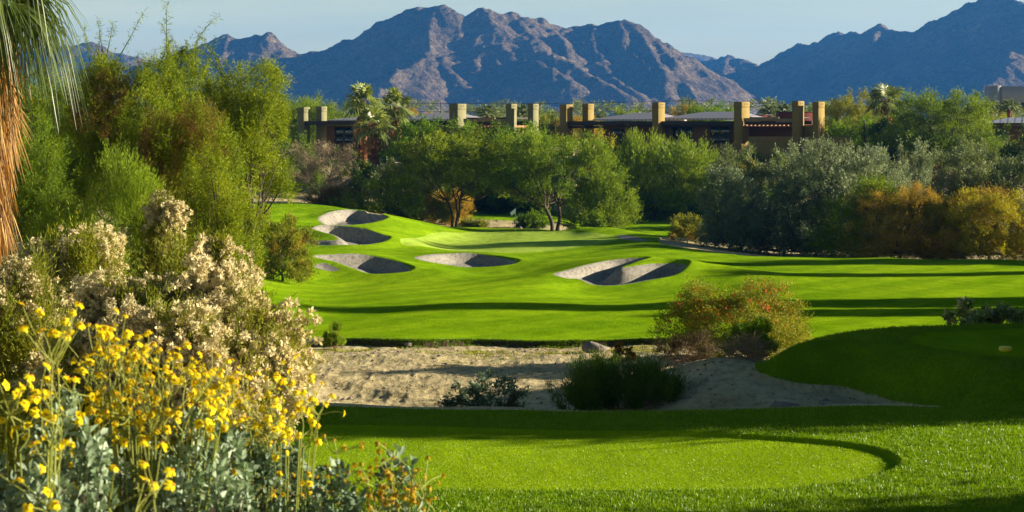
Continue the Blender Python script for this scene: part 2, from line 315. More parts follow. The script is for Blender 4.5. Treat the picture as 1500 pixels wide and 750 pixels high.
HUMPS = []  # low turf mounds added so their shadows fall across the bunker sand
for k_, (poly, dep) in BK.items():
    if k_ == 'b3b': continue
    i_ = int(np.argmax(poly[:, 0])); c_ = poly.mean(0); v_ = poly[i_] - c_
    HUMPS.append((poly[i_][0] + 1.3, poly[i_][1] + .2, 3.0, {'b5': .70, 'b1': .28, 'b2': .30}.get(k_, .45))); HUMPS.append((c_[0] + v_[0] * .45, poly[:, 1].max() + .6, 2.2, .15))
def offset_poly(p, k):
    e = np.roll(p, -1, 0) - np.roll(p, 1, 0); n = np.stack([e[:, 1], -e[:, 0]], 1); n /= np.linalg.norm(n, axis=1, keepdims=True)
    q = p + n * k
    return q if sdf(p, q[:1, 0], q[:1, 1])[0] > 0 else p - n * k
tee_near_o = offset_poly(tee_near, .55); tee_right_o = offset_poly(tee_right, .45)
def full_z(X, Y, masks=False):
    z = base_z(X, Y)
    vis = (Y > 30) & (Y < 260)
    z = z + np.where(vis, (fbm(X / 6, Y / 6, 3) - .5) * .16, 0)
    mk = {}
    near = Y < 60
    def sd(poly, pad=4):
        lo = poly.min(0) - pad; hi = poly.max(0) + pad; m = (X > lo[0]) & (X < hi[0]) & (Y > lo[1]) & (Y < hi[1])
        d = np.full(X.shape, 9.0); 
        if m.any(): d[m] = sdf(poly, X[m], Y[m])
        return d
    # dirt micro relief
    dt = (fbm(X / 1.2, Y / 1.2, 4) - .5) * .14 + (fbm(X / .35, Y / .5, 3, True) - .6) * .05 + (fbm(X / 4 + 9, Y / 2.2, 3, True) - .6) * .06 * (Y < 46)
    fd = sd(fair, 3); f2 = sd(fair2, 3); t1 = sd(tee_near, 5); t2 = sd(tee_right, 3); ti = sd(tee_inner, 2); tr = sd(tee_right_in, 2)
    onturf = (fd < 0) | (f2 < 0)
    z = np.where(onturf, z, z + np.where(Y < 260, dt, 0))
    z = z - .16 * sstep(-.02, .12, np.minimum(fd, f2)) * (Y < 215) * (Y > 30)
    # near tee
    k = 1 - sstep(0, 3.4, t1); tt = Zt + .03 * np.sin(X * .7 + Y * .4) + .05 * fbm(X / 3, Y / 3, 2)
    z = z * (1 - k) + tt * k
    z = np.where((t1 < 2) & (t1 > -99), z, z)
    z = z - .055 * (1 - sstep(-.10, .0, ti))
    # right tee: steep turf bank
    k = 1 - sstep(-.55, .75, t2); top = Zt + .02 + .05 * fbm(X / 3, Y / 3, 2)
    z = np.where(t2 < .75, np.maximum(z, z * (1 - k) + top * k), z)
    z = z - .05 * (1 - sstep(-.10, .0, tr))
    bd = np.full(X.shape, 9.0)
    for n, (poly, dep) in BK.items():
        d = sd(poly, 3); bd = np.minimum(bd, d)
        lo = poly[:, 1].min(); hi = poly[:, 1].max(); f = np.clip((Y - lo) / (hi - lo), 0, 1)
        w_ = .75 + 1.5 * (1 - f)            # gentle at the near side, steep under the far lip
        m = d < 0
        z = np.where(m, z - dep * sstep(0, 1, np.clip(-d / w_, 0, 1)), z)
        z = z + .12 * (1 - sstep(0, 1.6, np.maximum(d, 0))) * (.3 + f)
    for hx, hy, hr, ha in HUMPS: z = z + ha * np.exp(-(((X - hx) / hr) ** 2 + ((Y - hy) / (hr * 1.3)) ** 2)) * (bd > -9) * sstep(-.3, .3, bd)
    d = sd(sandtrap_far, 2); bd = np.minimum(bd, d)
    if masks: return z, dict(fd=fd, f2=f2, t1=t1, t2=t2, ti=ti, tr=tr, bd=bd, gr=sd(green_p, 3), t1o=sd(tee_near_o, 3), t2o=sd(tee_right_o, 3))
    return z
def gz(x, y): return float(full_z(np.array([float(x)]), np.array([float(y)]))[0])

# perspective-spaced sheet: fine where the photo looks, coarse to the sides and behind the hills
si = np.linspace(-1, 1, 1180); so_ = np.linspace(0, 1, 50)[1:] ** 1.6
rows = np.concatenate([np.geomspace(1.5, 18, 70), np.geomspace(18, 30, 230)[1:], np.geomspace(30, 60, 190)[1:], np.geomspace(60, 84, 110)[1:], np.geomspace(84, 172, 560)[1:], np.geomspace(172, 215, 110)[1:], np.geomspace(215, 420, 60)[1:], np.geomspace(420, 8600, 60)[1:]])
umax = np.minimum(3.0, 3300 / rows)
U = np.concatenate([-(.34 + (umax[:, None] - .34) * so_[None, ::-1]), np.broadcast_to(si * .34, (len(rows), len(si))), .34 + (umax[:, None] - .34) * so_[None]], 1)
GX = U * rows[:, None]; GY = np.broadcast_to(rows[:, None], GX.shape).copy()
def snap(poly):
    """pull the nearest sheet vertices exactly onto an outline so cut edges are clean"""
    lo = poly.min(0) - 1; hi = poly.max(0) + 1; m = (GX > lo[0]) & (GX < hi[0]) & (GY > lo[1]) & (GY < hi[1])
    x, y = GX[m], GY[m]; best = np.full(x.shape, 1e9); bx = x.copy(); by = y.copy()
    for i in range(len(poly)):
        a = poly[i]; b = poly[(i + 1) % len(poly)]; e = b - a
        t = np.clip(((x - a[0]) * e[0] + (y - a[1]) * e[1]) / max(e @ e, 1e-12), 0, 1); qx = a[0] + t * e[0]; qy = a[1] + t * e[1]
        d = (x - qx) ** 2 + (y - qy) ** 2; u = d < best; best = np.where(u, d, best); bx = np.where(u, qx, bx); by = np.where(u, qy, by)
    cs = .68 / 1180 * y; rs = np.gradient(rows)[np.clip(np.searchsorted(rows, y), 0, len(rows) - 1)]
    nx = bx - x; ny = by - y; d2 = nx * nx + ny * ny; tx = d2 / np.where(np.abs(nx) < 1e-9, 1e-9, nx); ty = d2 / np.where(np.abs(ny) < 1e-9, 1e-9, ny)
    my = np.abs(ty) < .505 * rs; mx_ = ~my & (np.abs(tx) < .505 * cs)
    GX[m] = np.where(mx_, x + tx, x); GY[m] = np.where(my, y + ty, y)
for pl in [tee_near_o, tee_right_o, tee_inner, tee_right_in, fair, fair2, green_p] + [v[0] for v in BK.values()]: snap(pl)
GZ, mk = full_z(GX, GY, True)
nr, nc = GX.shape
idx = np.arange(nr * nc).reshape(nr, nc)
Q = np.stack([idx[:-1, :-1], idx[:-1, 1:], idx[1:, 1:], idx[1:, :-1]], -1)
def cc(a): return (a[:-1, :-1] + a[:-1, 1:] + a[1:, 1:] + a[1:, :-1]) / 4
def classify(m, y, u):
    reg = np.zeros(y.shape, int)                    # 0 ground
    reg[(m['f2'] < 0)] = 2; reg[m['fd'] < 0] = 1
    reg[(m['gr'] < 0) & (m['fd'] < -.3)] = 3
    reg[m['t1o'] < 0] = 4; reg[m['ti'] < 0] = 5
    reg[(m['t2o'] < 0)] = 6; reg[(m['tr'] < 0)] = 7
    reg[(reg == 0) & (u > .252) & (y > 24) & (y < 37)] = 4
    reg[m['bd'] < 0] = 8
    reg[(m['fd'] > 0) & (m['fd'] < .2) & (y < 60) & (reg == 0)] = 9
    return reg
reg = classify({k: cc(v) for k, v in mk.items()}, cc(GY), cc(GX / GY))
Qf = Q.reshape(-1, 4); rf = reg.ravel()
s02 = np.zeros(len(Qf), bool); s13 = s02.copy()
for k in ('fd', 'ti', 'tr', 'gr', 'bd', 'f2', 't1o', 't2o'):
    d = mk[k].ravel()[Qf]; e = 4e-3
    s02 |= (np.abs(d[:, 0]) < e) & (np.abs(d[:, 2]) < e) & (d[:, 1] * d[:, 3] < 0)
    s13 |= (np.abs(d[:, 1]) < e) & (np.abs(d[:, 3]) < e) & (d[:, 0] * d[:, 2] < 0)
s13 &= ~s02
TRI = np.concatenate([Qf[s02][:, [0, 1, 2]], Qf[s02][:, [0, 2, 3]], Qf[s13][:, [0, 1, 3]], Qf[s13][:, [1, 2, 3]]])
treg = classify({k: v.ravel()[TRI].mean(1) for k, v in mk.items()}, GY.ravel()[TRI].mean(1), (GX / GY).ravel()[TRI].mean(1))
keepq = ~(s02 | s13)
allV = np.stack([GX, GY, GZ], -1).reshape(-1, 3)
def region(name, r, mat, label=None):
    q = Qf[(rf == r) & keepq]; t = TRI[treg == r]; u_, inv = np.unique(np.concatenate([q.ravel(), t.ravel()]), return_inverse=True)
    g = Geo(); g.quads(allV[u_], inv[:q.size].reshape(-1, 4)); g.T.append(inv[q.size:].reshape(-1, 3)); o = g.build(name, mat, smooth=True); tag(o, label, kind='structure'); return o
region('ground', 0, M['dirt'], 'dry tan desert soil with faint tracks')
region('fairway', 1, M['fairway'], 'mown green fairway running past the bunkers')
region('fairway', 2, M['fairway'], 'second strip of fairway beyond the green')
region('putting_green', 3, M['green'], 'pale smooth putting green round the flag')
region('tee_surround', 4, M['rough'], 'longer grass round the near tee')
region('tee', 5, M['tee'], 'close mown near tee')
region('tee_bank', 6, M['rough'], 'shaded grass bank of the right hand tee')
region('tee', 7, M['tee'], 'close mown top of the shaded right hand tee')
region('bunker_sand', 8, M['sand'], 'pale sand of the fairway bunkers')
region('turf_edge', 9, M['soil_lip_shade'], 'cut soil edge below the fairway, painted dark for the lip shade')
g = Geo(); g.quads([(-60, -40, CZ - 1.72), (60, -40, CZ - 1.72), (60, 1.5, CZ - 1.72), (-60, 1.5, CZ - 1.72)], [(0, 1, 2, 3)]); tag(g.build('ground', M['dirt']), kind='structure')

# ------------------------------------------------------------------ mountains
def rock_mat():
    m, N, L, out = new_mat('mountain rock'); g = N.new('ShaderNodeNewGeometry'); pos = g.outputs['Position']
    a = noise(N, L, .006, 8, pos, .65); b = noise(N, L, .05, 6, pos, .7); c = noise(N, L, .018, 6, pos, .65)
    r = ramp(N, [(.3, (.095, .07, .048)), (.5, (.165, .122, .084)), (.7, (.235, .178, .122))]); L.new(a.outputs[0], r.inputs[0])
    r2 = ramp(N, [(.36, (.45, .47, .42)), (.52, (1, 1, 1)), (.75, (1.35, 1.3, 1.25))]); L.new(b.outputs[0], r2.inputs[0])
    col = mixc(N, L, 1.0, r.outputs[0], r2.outputs[0], 'MULTIPLY')
    e_ = noise(N, L, .16, 5, pos, .75); r5 = ramp(N, [(.38, (.38, .40, .36)), (.5, (1, 1, 1)), (.66, (1.55, 1.52, 1.42))]); L.new(e_.outputs[0], r5.inputs[0]); col = mixc(N, L, 1.0, col, r5.outputs[0], 'MULTIPLY')
    r3 = ramp(N, [(.4, (.72, .72, .7)), (.65, (1.15, 1.15, 1.15))]); L.new(c.outputs[0], r3.inputs[0]); col = mixc(N, L, 1.0, col, r3.outputs[0], 'MULTIPLY')
    pb = N.new('ShaderNodeBsdfPrincipled'); pb.inputs['Roughness'].default_value = 1; pb.inputs['Specular IOR Level'].default_value = 0; L.new(col, pb.inputs['Base Color'])
    bp = N.new('ShaderNodeBump'); bp.inputs['Distance'].default_value = 26; L.new(b.outputs[0], bp.inputs['Height']); L.new(bp.outputs[0], pb.inputs['Normal'])
    L.new(pb.outputs[0], out.inputs[0]); return m
M['rock'] = rock_mat()
def mountain(name, label, lines, slope, res, seed, amp=1.0, mind=0):
    L3 = [[P(*p) for p in ln] for ln in lines]
    allp = np.concatenate([np.array(l) for l in L3])
    hmax = allp[:, 2].max()
    x0, x1 = allp[:, 0].min() - 260, allp[:, 0].max() + 260; y0, y1 = allp[:, 1].min() - 420, allp[:, 1].max() + 420
    xs = np.arange(x0, x1, res); ys = np.arange(y0, y1, res); X, Y = np.meshgrid(xs, ys)
    wx = (fbm(X / 150 + seed, Y / 150, 4) - .5) * 70; wy = (fbm(X / 150 + 40 + seed, Y / 150 + 9, 4) - .5) * 70
    H = np.full(X.shape, -1e9)
    for k, l in enumerate(L3):
        sl_ = slope * (1 if k == 0 else 1.08)
        ww = 1.0
        for a, b in zip(l[:-1], l[1:]):
            e = b[:2] - a[:2]; XX = X; YY = Y
            t = np.clip(((XX - a[0]) * e[0] + (YY - a[1]) * e[1]) / (e @ e), 0, 1)
            d0 = np.hypot(XX - a[0] - t * e[0], YY - a[1] - t * e[1])
            wk = np.clip(d0 / 60, 0, 1) * ww
            XX = X + wx * wk; YY = Y + wy * wk
            t = np.clip(((XX - a[0]) * e[0] + (YY - a[1]) * e[1]) / (e @ e), 0, 1)
            d = np.hypot(XX - a[0] - t * e[0], YY - a[1] - t * e[1])
            d = np.sqrt(d * d + 6 ** 2) - 6
            h = a[2] + t * (b[2] - a[2]) - sl_ * d * (1 - .00025 * d)
            H = np.maximum(H, h)
    hh = np.clip((H - CZ) / 90, .0, 1)
    H = H + amp * hh * ((fbm(X / 130 + seed, Y / 170, 5, True, .55) - .62) * 40 + (fbm(X / 34, Y / 40 + seed, 4, True) - .6) * 13)
    H = np.maximum(H, CZ - 30)
    g = Geo(); n0, n1 = X.shape; ix = np.arange(n0 * n1).reshape(n0, n1)
    q = np.stack([ix[:-1, :-1], ix[:-1, 1:], ix[1:, 1:], ix[1:, :-1]], -1)
    hc = cc(H); q = q[hc > CZ - 20]
    u_, inv = np.unique(q.ravel(), return_inverse=True)
    g.quads(np.stack([X, Y, H], -1).reshape(-1, 3)[u_], inv.reshape(-1, 4)); o = g.build(name, M['rock'], smooth=False); tag(o, label, kind='structure'); return o
mountain('mountain', 'central ridged mountain with sunlit spurs', [
 [(180,150,4300),(240,105,4250),(300,60,4200),(340,54,4200),(358,56,4190),(378,55,4180),(395,52,4180),(430,72,4180),(470,75,4160),(520,60,4120),(560,35,4080),(600,13,4040),(645,8,4040),(665,17,4040),(682,24,4040),(705,12,4030),(745,22,4030),(800,30,4040),(825,40,4060),(850,35,4060),(872,38,4050),(905,32,4030),(935,38,4000),(960,55,3960),(985,84,3900),(1010,105,3840),(1035,130,3770),(1060,170,3700)],
 [(600,13,4040),(622,35,3960),(636,75,3830),(665,108,3720),(695,145,3620),(715,175,3560)],
 [(632,70,3840),(612,92,3740),(575,104,3640),(560,125,3580)],
 [(560,35,4080),(545,70,3900),(520,110,3760)],
 [(682,24,4040),(712,48,3940),(742,76,3830),(786,90,3740),(812,105,3680),(835,122,3620)],
 [(742,76,3830),(755,105,3720),(768,128,3640)],
 [(745,22,4030),(772,48,3930),(800,80,3800),(840,98,3720),(878,118,3640),(915,138,3570)],
 [(800,30,4040),(815,55,3940),(835,80,3850)],
 [(868,36,4050),(868,58,3950),(885,88,3820),(900,112,3720),(930,132,3640)],
 [(905,32,4030),(915,62,3900),(945,92,3780),(962,120,3680)],
 [(935,38,4000),(950,70,3860),(965,105,3740),(985,145,3620),(1000,165,3570)],
 [(960,55,3960),(985,95,3800),(1005,125,3700),(1030,160,3600)],
], .66, 5.0, 3.0)
mountain('mountain', 'shaded blue mountain rising to the right', [
 [(900,170,5600),(980,120,5500),(1020,98,5400),(1047,88,5350),(1065,80,5300),(1085,88,5250),(1112,98,5200),(1140,80,5100),(1165,67,5050),(1205,63,4950),(1215,53,4930),(1260,46,4800),(1290,38,4750),(1310,48,4700),(1332,51,4650),(1360,40,4550),(1400,18,4450),(1435,2,4350),(1450,0,4320),(1462,5,4300),(1485,0,4250),(1520,6,4150),(1600,20,4000),(1700,50,3850)],
 [(1065,80,5300),(1055,120,5050),(1040,165,4850)],
 [(1165,67,5050),(1150,110,4800),(1120,160,4550)],
 [(1290,38,4750),(1270,80,4550),(1230,120,4300),(1190,165,4100)],
 [(1435,2,4350),(1400,60,4150),(1370,100,3950),(1330,150,3780)],
 [(1520,6,4150),(1500,70,3900),(1470,95,3750),(1440,130,3620)],
 [(1215,53,4930),(1200,90,4700),(1170,130,4450)], [(1360,40,4550),(1335,80,4300),(1300,120,4050)], [(1112,98,5200),(1100,130,4950)],
], .66, 6.0, 11.0, 1.1)
mountain('mountain', 'distant pale blue peak in the gap', [
 [(930,110,7600),(965,88,7500),(985,80,7400),(1005,77,7400),(1025,79,7400),(1050,86,7400),(1085,100,7500)],
 [(1000,77,7400),(1010,100,7000),(1020,130,6800)], [(985,80,7400),(975,110,7100)],
], .6, 14, 21.0, .6)
mountain('mountain', 'blue ridge behind the trees on the left', [
 [(-200,90,5000),(-60,70,5000),(40,75,5000),(80,72,4950),(110,66,4900),(135,64,4900),(160,76,4900),(220,90,4850),(280,80,4800),(330,100,4750),(420,140,4700)],
 [(60,75,5000),(80,110,4700)], [(135,64,4900),(150,110,4600)],
], .6, 9, 31.0, .8)

# ------------------------------------------------------------------ air
def haze():
    m, N, L, out = new_mat('haze'); v = N.new('ShaderNodeVolumePrincipled')
    v.inputs['Color'].default_value = (.07, .34, 1.0, 1); v.inputs['Density'].default_value = HAZE; v.inputs['Anisotropy'].default_value = .1
    L.new(v.outputs[0], out.inputs['Volume'])
    g = Geo(); g.box((-4800, -60, -12), (4800, 9300, 520)); o = g.build('haze', m); tag(o, 'thin blue desert haze', kind='stuff'); o.display_type = 'WIRE'
HAZE = 0.000062
haze()

# ------------------------------------------------------------------ vegetation tools
UP = np.array([0, 0, 1.0])
def rdir(rng, n): return nrm(rng.normal(size=(n, 3)))
def leaves(g, Pb, A, L, W, rng, tone):
    n = len(Pb); A = nrm(A); s = nrm(np.cross(A, rdir(rng, n)))
    L = np.broadcast_to(L, (n,))[:, None]; W = np.broadcast_to(W, (n,))[:, None]
    V = np.stack([Pb, Pb + A * L * .45 + s * W * .5, Pb + A * L, Pb + A * L * .45 - s * W * .5], 1)
    g.quads(V.reshape(-1, 3), np.arange(4 * n).reshape(n, 4), tone)
def blades(g, Pb, A, L, W, rng, tone, bend=0.0):
    """long narrow two-piece blades or stems"""
    n = len(Pb); A = nrm(A); s = nrm(np.cross(A, rdir(rng, n)))
    L = np.broadcast_to(L, (n,))[:, None]; W = np.broadcast_to(W, (n,))[:, None]
    mid = Pb + A * L * .5; tip = Pb + A * L + UP * (bend * L)
    V = np.stack([Pb - s * W * .5, Pb + s * W * .5, mid + s * W * .4, mid - s * W * .4, tip + s * W * .1, tip - s * W * .1], 1)
    i = np.arange(n)[:, None] * 6
    g.quads(V.reshape(-1, 3), np.concatenate([i + np.array([[0, 1, 2, 3]]), i + np.array([[3, 2, 4, 5]])], 0), np.concatenate([np.broadcast_to(tone, (n,))] * 2))
def dnoise(d, rng, k=5, f=2.6):
    s = np.zeros(len(d))
    for i in range(k): s += np.sin(d @ rdir(rng, 1)[0] * f * (1 + i * .8) + rng.uniform(0, 6)) / (1 + i * .6)
    return s / 2.2
def make_lobes(rng, w, d, h, n, ground=True, size=(.30, .46)):
    """sub-crowns spread over the skin of an overall crown w x d x h whose floor is z=0"""
    out = []; a0 = rng.uniform(0, 6.28)
    for i in range(n):
        a = a0 + i * 2.39996 + rng.normal() * .3; q = (i + .5) / n; zf = (.10 if ground else .20) + .68 * (q + rng.normal() * .08)
        zf = float(np.clip(zf, .06, .84))
        prof = math.sqrt(max(.02, 1 - (max(zf - (.22 if ground else .38), 0) / .70) ** 2)) * (1 if ground or zf > .38 else .62 + zf)
        s = rng.uniform(*size); rr = (.70 + rng.normal() * .07) * prof
        out.append((np.array([math.cos(a) * rr * w / 2, math.sin(a) * rr * d / 2, zf * h]), np.array([w / 2 * s, d / 2 * s, h * s * .62])))
    if ground:
        for i in range(max(4, n // 2)):
            a = a0 + 1 + i * 6.283 / max(4, n // 2) + rng.normal() * .15; s = rng.uniform(*size); rr = .72 + rng.normal() * .05
            out.append((np.array([math.cos(a) * rr * w / 2, math.sin(a) * rr * d / 2, h * .10]), np.array([w / 2 * s, d / 2 * s, h * s * .5])))
    out.append((np.array([0, 0, h * (.40 if ground else .52)]), np.array([w * .30, d * .30, h * .36])))
    return out
def crown(g, rng, lobes, n, sl, k, LL, LW, out=1.0, up=.4, jit=.35, spread=.5, droop=0., rough=.16, fill=.5, base=.5, zmin=None, bl=False, per=34, clump=.12):
    c = np.array([l[0] for l in lobes]); r = np.array([l[1] for l in lobes]); wt = (r.prod(1)) ** .66; wt /= wt.sum()
    nc_ = max(12, int(n / per)); cl = rng.choice(len(lobes), nc_, p=wt); cd_ = rdir(rng, nc_)
    cd_[:, 2] = np.where(cd_[:, 2] < -.35, -cd_[:, 2], cd_[:, 2])
    cr = (1 - fill * rng.uniform(0, 1, nc_) ** 2.2) * (1 + rough * dnoise(cd_ + c[cl] * .7, rng))
    ctone = rng.normal(size=nc_) * .10
    k_ = rng.integers(0, nc_, n); li = cl[k_]; off = rng.normal(size=(n, 3)) * clump
    rel = cd_[k_] * cr[k_][:, None] + off; d = nrm(cd_[k_] + off * .8)
    Pb = c[li] + rel * r[li]
    A = nrm(d * out + UP * up + rng.normal(size=(n, 3)) * jit)
    st = np.clip(base + rng.normal(size=n) * .10 + ctone[k_] + dnoise(d * 1.5 + c[li], rng, 3) * .09, 0, 1)
    sl_ = sl * rng.uniform(.6, 1.3, n)
    t = rng.uniform(.05, 1, (n, k)); pos = Pb[:, None] + A[:, None] * (sl_[:, None] * t)[..., None] + UP * (droop * sl_[:, None] * t ** 2)[..., None]
    pos = pos + rng.normal(size=pos.shape) * sl * .05
    ax = nrm(A[:, None] + UP * (droop * t)[..., None] + rng.normal(size=pos.shape) * spread)
    tone = np.clip(st[:, None] + rng.normal(size=(n, k)) * .12, 0, 1)
    pos = pos.reshape(-1, 3); ax = ax.reshape(-1, 3); tone = tone.ravel()
    if zmin is not None: ok = pos[:, 2] > zmin; pos, ax, tone = pos[ok], ax[ok], tone[ok]
    L_ = LL * rng.uniform(.6, 1.3, len(pos)); W_l = LW * rng.uniform(.7, 1.3, len(pos))
    (blades if bl else leaves)(g, pos, ax, L_, W_l, rng, tone)
    return Pb, A, sl_
def limbs(g, rng, base, lobes, rad, stems=1, twigs=5, tw_rad=.012, lean=.25, fork=.35):
    roots = [base + np.array([math.cos(a), math.sin(a), 0]) * rad * (1.1 if stems > 1 else 0) for a in rng.uniform(0, 6.28) + np.arange(stems) * 6.28 / stems]
    forks = []
    cm = np.mean([l[0] for l in lobes], 0)
    for i, r0 in enumerate(roots):
        tgt = base + (cm - base) * fork + (r0 - base) * (2.5 + 3 * rng.random()) * (stems > 1) + rng.normal(size=3) * lean * .3
        t = np.linspace(0, 1, 6)[:, None]; pts = r0 + (tgt - r0) * t + np.array([[math.sin(v * 4) * .06, math.cos(v * 5) * .05, 0] for v in t[:, 0]]) * np.linalg.norm(tgt - r0) * (t > 0)
        pts[0, 2] -= rad * 1.5
        g.tube(pts, np.linspace(rad * 1.25, rad * .8, 6) / (stems ** .4), 7, rng.uniform(.3, .7)); forks.append(pts[-1])
    for c, r in lobes:
        f = forks[int(np.argmin([np.linalg.norm((f - c)[:2]) + rng.uniform(0, .4) for f in forks]))]
        t = np.linspace(0, 1, 7)[:, None]; mid = f + (c - f) * .5 + rng.normal(size=3) * np.linalg.norm(c - f) * .12; mid[2] -= .08 * np.linalg.norm(c - f)
        pts = f * (1 - t) ** 2 + 2 * mid * t * (1 - t) + c * t ** 2 + rng.normal(size=(7, 3)) * .015 * np.linalg.norm(c - f) * (t > 0)
        rl = rad * .5 / (stems ** .3); g.tube(pts, np.linspace(rl, rl * .35, 7), 6, rng.uniform(.3, .7))
        for j in range(twigs):
            s0 = pts[rng.integers(3, 7)]; d = rdir(rng, 1)[0]; d[2] = abs(d[2]) * .8; e = c + d * r * rng.uniform(.7, 1.02)
            tt = np.linspace(0, 1, 5)[:, None]; mm = (s0 + e) / 2 + rng.normal(size=3) * .08 * np.linalg.norm(e - s0)
            q = s0 * (1 - tt) ** 2 + 2 * mm * tt * (1 - tt) + e * tt ** 2; g.tube(q, np.linspace(rl * .35, tw_rad, 5), 4, rng.uniform(.3, .8))

G_ = {}
M['bark'] = plain_mat('grey brown bark', (.075, .055, .038), .9, .4, 8, .01, 40)
M['bark_pale'] = plain_mat('pale dry wood', (.30, .23, .15), .9, .3, 8)
M['l_mesq'] = leaf_mat('yellow green mesquite leaf', [(.042, .08, .003), (.125, .19, .006), (.29, .34, .012)], .28)
M['l_palo'] = leaf_mat('feathery green leaf', [(0.05, 0.1, 0.008), (0.1375, 0.225, 0.0125), (0.2835, 0.378, 0.0189)], .28)
M['l_bright'] = leaf_mat('bright green leaf', [(0.04, 0.1, 0.004), (0.1125, 0.225, 0.0063), (0.243, 0.378, 0.0135)], .28)
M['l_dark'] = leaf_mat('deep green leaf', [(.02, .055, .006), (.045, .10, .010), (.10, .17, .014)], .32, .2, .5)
M['l_grey'] = leaf_mat('grey green leaf', [(.06, .095, .04), (.13, .17, .07), (.24, .27, .11)], .3, .2, .5, (1.2, 1.2, .6))
M['l_sage'] = leaf_mat('silver leaf', [(.08, .12, .07), (.17, .22, .125), (.32, .36, .20)], .25, .2, .5, (1.1, 1.1, .7))
M['l_olive'] = leaf_mat('olive green broom leaf', [(0.07, 0.095, 0.01), (0.175, 0.2063, 0.0175), (0.3375, 0.351, 0.0338)], .28)
M['l_gold'] = leaf_mat('golden dry leaf', [(0.13, 0.095, 0.012), (0.325, 0.2313, 0.025), (0.567, 0.4185, 0.0473)], .28, .15, .6, (1.3, 1.1, .5))
M['l_yellow'] = leaf_mat('yellowing leaf', [(0.11, 0.125, 0.008), (0.2875, 0.2875, 0.0125), (0.513, 0.486, 0.0203)], .28)
M['l_brown'] = leaf_mat('dry brown leaf', [(.07, .042, .010), (.16, .095, .02), (.28, .18, .035)], .3, .2, .7, (1.3, 1, .6))
M['l_straw'] = leaf_mat('pale dry twig', [(.12, .085, .05), (.22, .165, .10), (.34, .27, .17)], .15, .2, .7, (1, 1, 1))
M['fluff'] = leaf_mat('cream seed fluff', [(.46, .40, .21), (.64, .57, .34), (.78, .72, .49)], .35, .1, .8, (1.05, 1, .85))
M['orange_bloom'] = leaf_mat('orange red blossom', [(.42, .04, .012), (.6, .11, .02), (.7, .2, .03)], .3, .2, .5, (1.2, 1, .8))

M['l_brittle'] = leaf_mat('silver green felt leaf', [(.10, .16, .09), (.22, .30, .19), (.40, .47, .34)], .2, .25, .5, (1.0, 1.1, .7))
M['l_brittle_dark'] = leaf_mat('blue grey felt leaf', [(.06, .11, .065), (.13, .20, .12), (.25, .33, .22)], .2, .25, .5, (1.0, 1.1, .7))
M['l_glint'] = leaf_mat('glossy leaf with painted glints', [(.04, .09, .03), (.16, .26, .08), (.55, .60, .38)], .3, .6, .3)  # palest tone paints sunlit glints into the leaf colour
M['yellow_petal'] = leaf_mat('yellow petal', [(.62, .50, .004), (.78, .66, .006), (.88, .78, .012)], .4, .15, .6, (1.2, 1.1, .6))
M['old_petal'] = leaf_mat('fading yellow petal', [(.28, .18, .006), (.42, .28, .008), (.52, .36, .01)], .4, .15, .6, (1.2, 1.1, .6))
M['flower_eye'] = plain_mat('orange flower centre', (.55, .22, .01), .8, .3, 300)
M['seed_head'] = plain_mat('brown seed head', (.10, .045, .015), .9, .3, 300)
M['stalk'] = leaf_mat('yellow green stalk', [(.16, .20, .03), (.26, .30, .05), (.36, .38, .07)], .25, .3, .5)
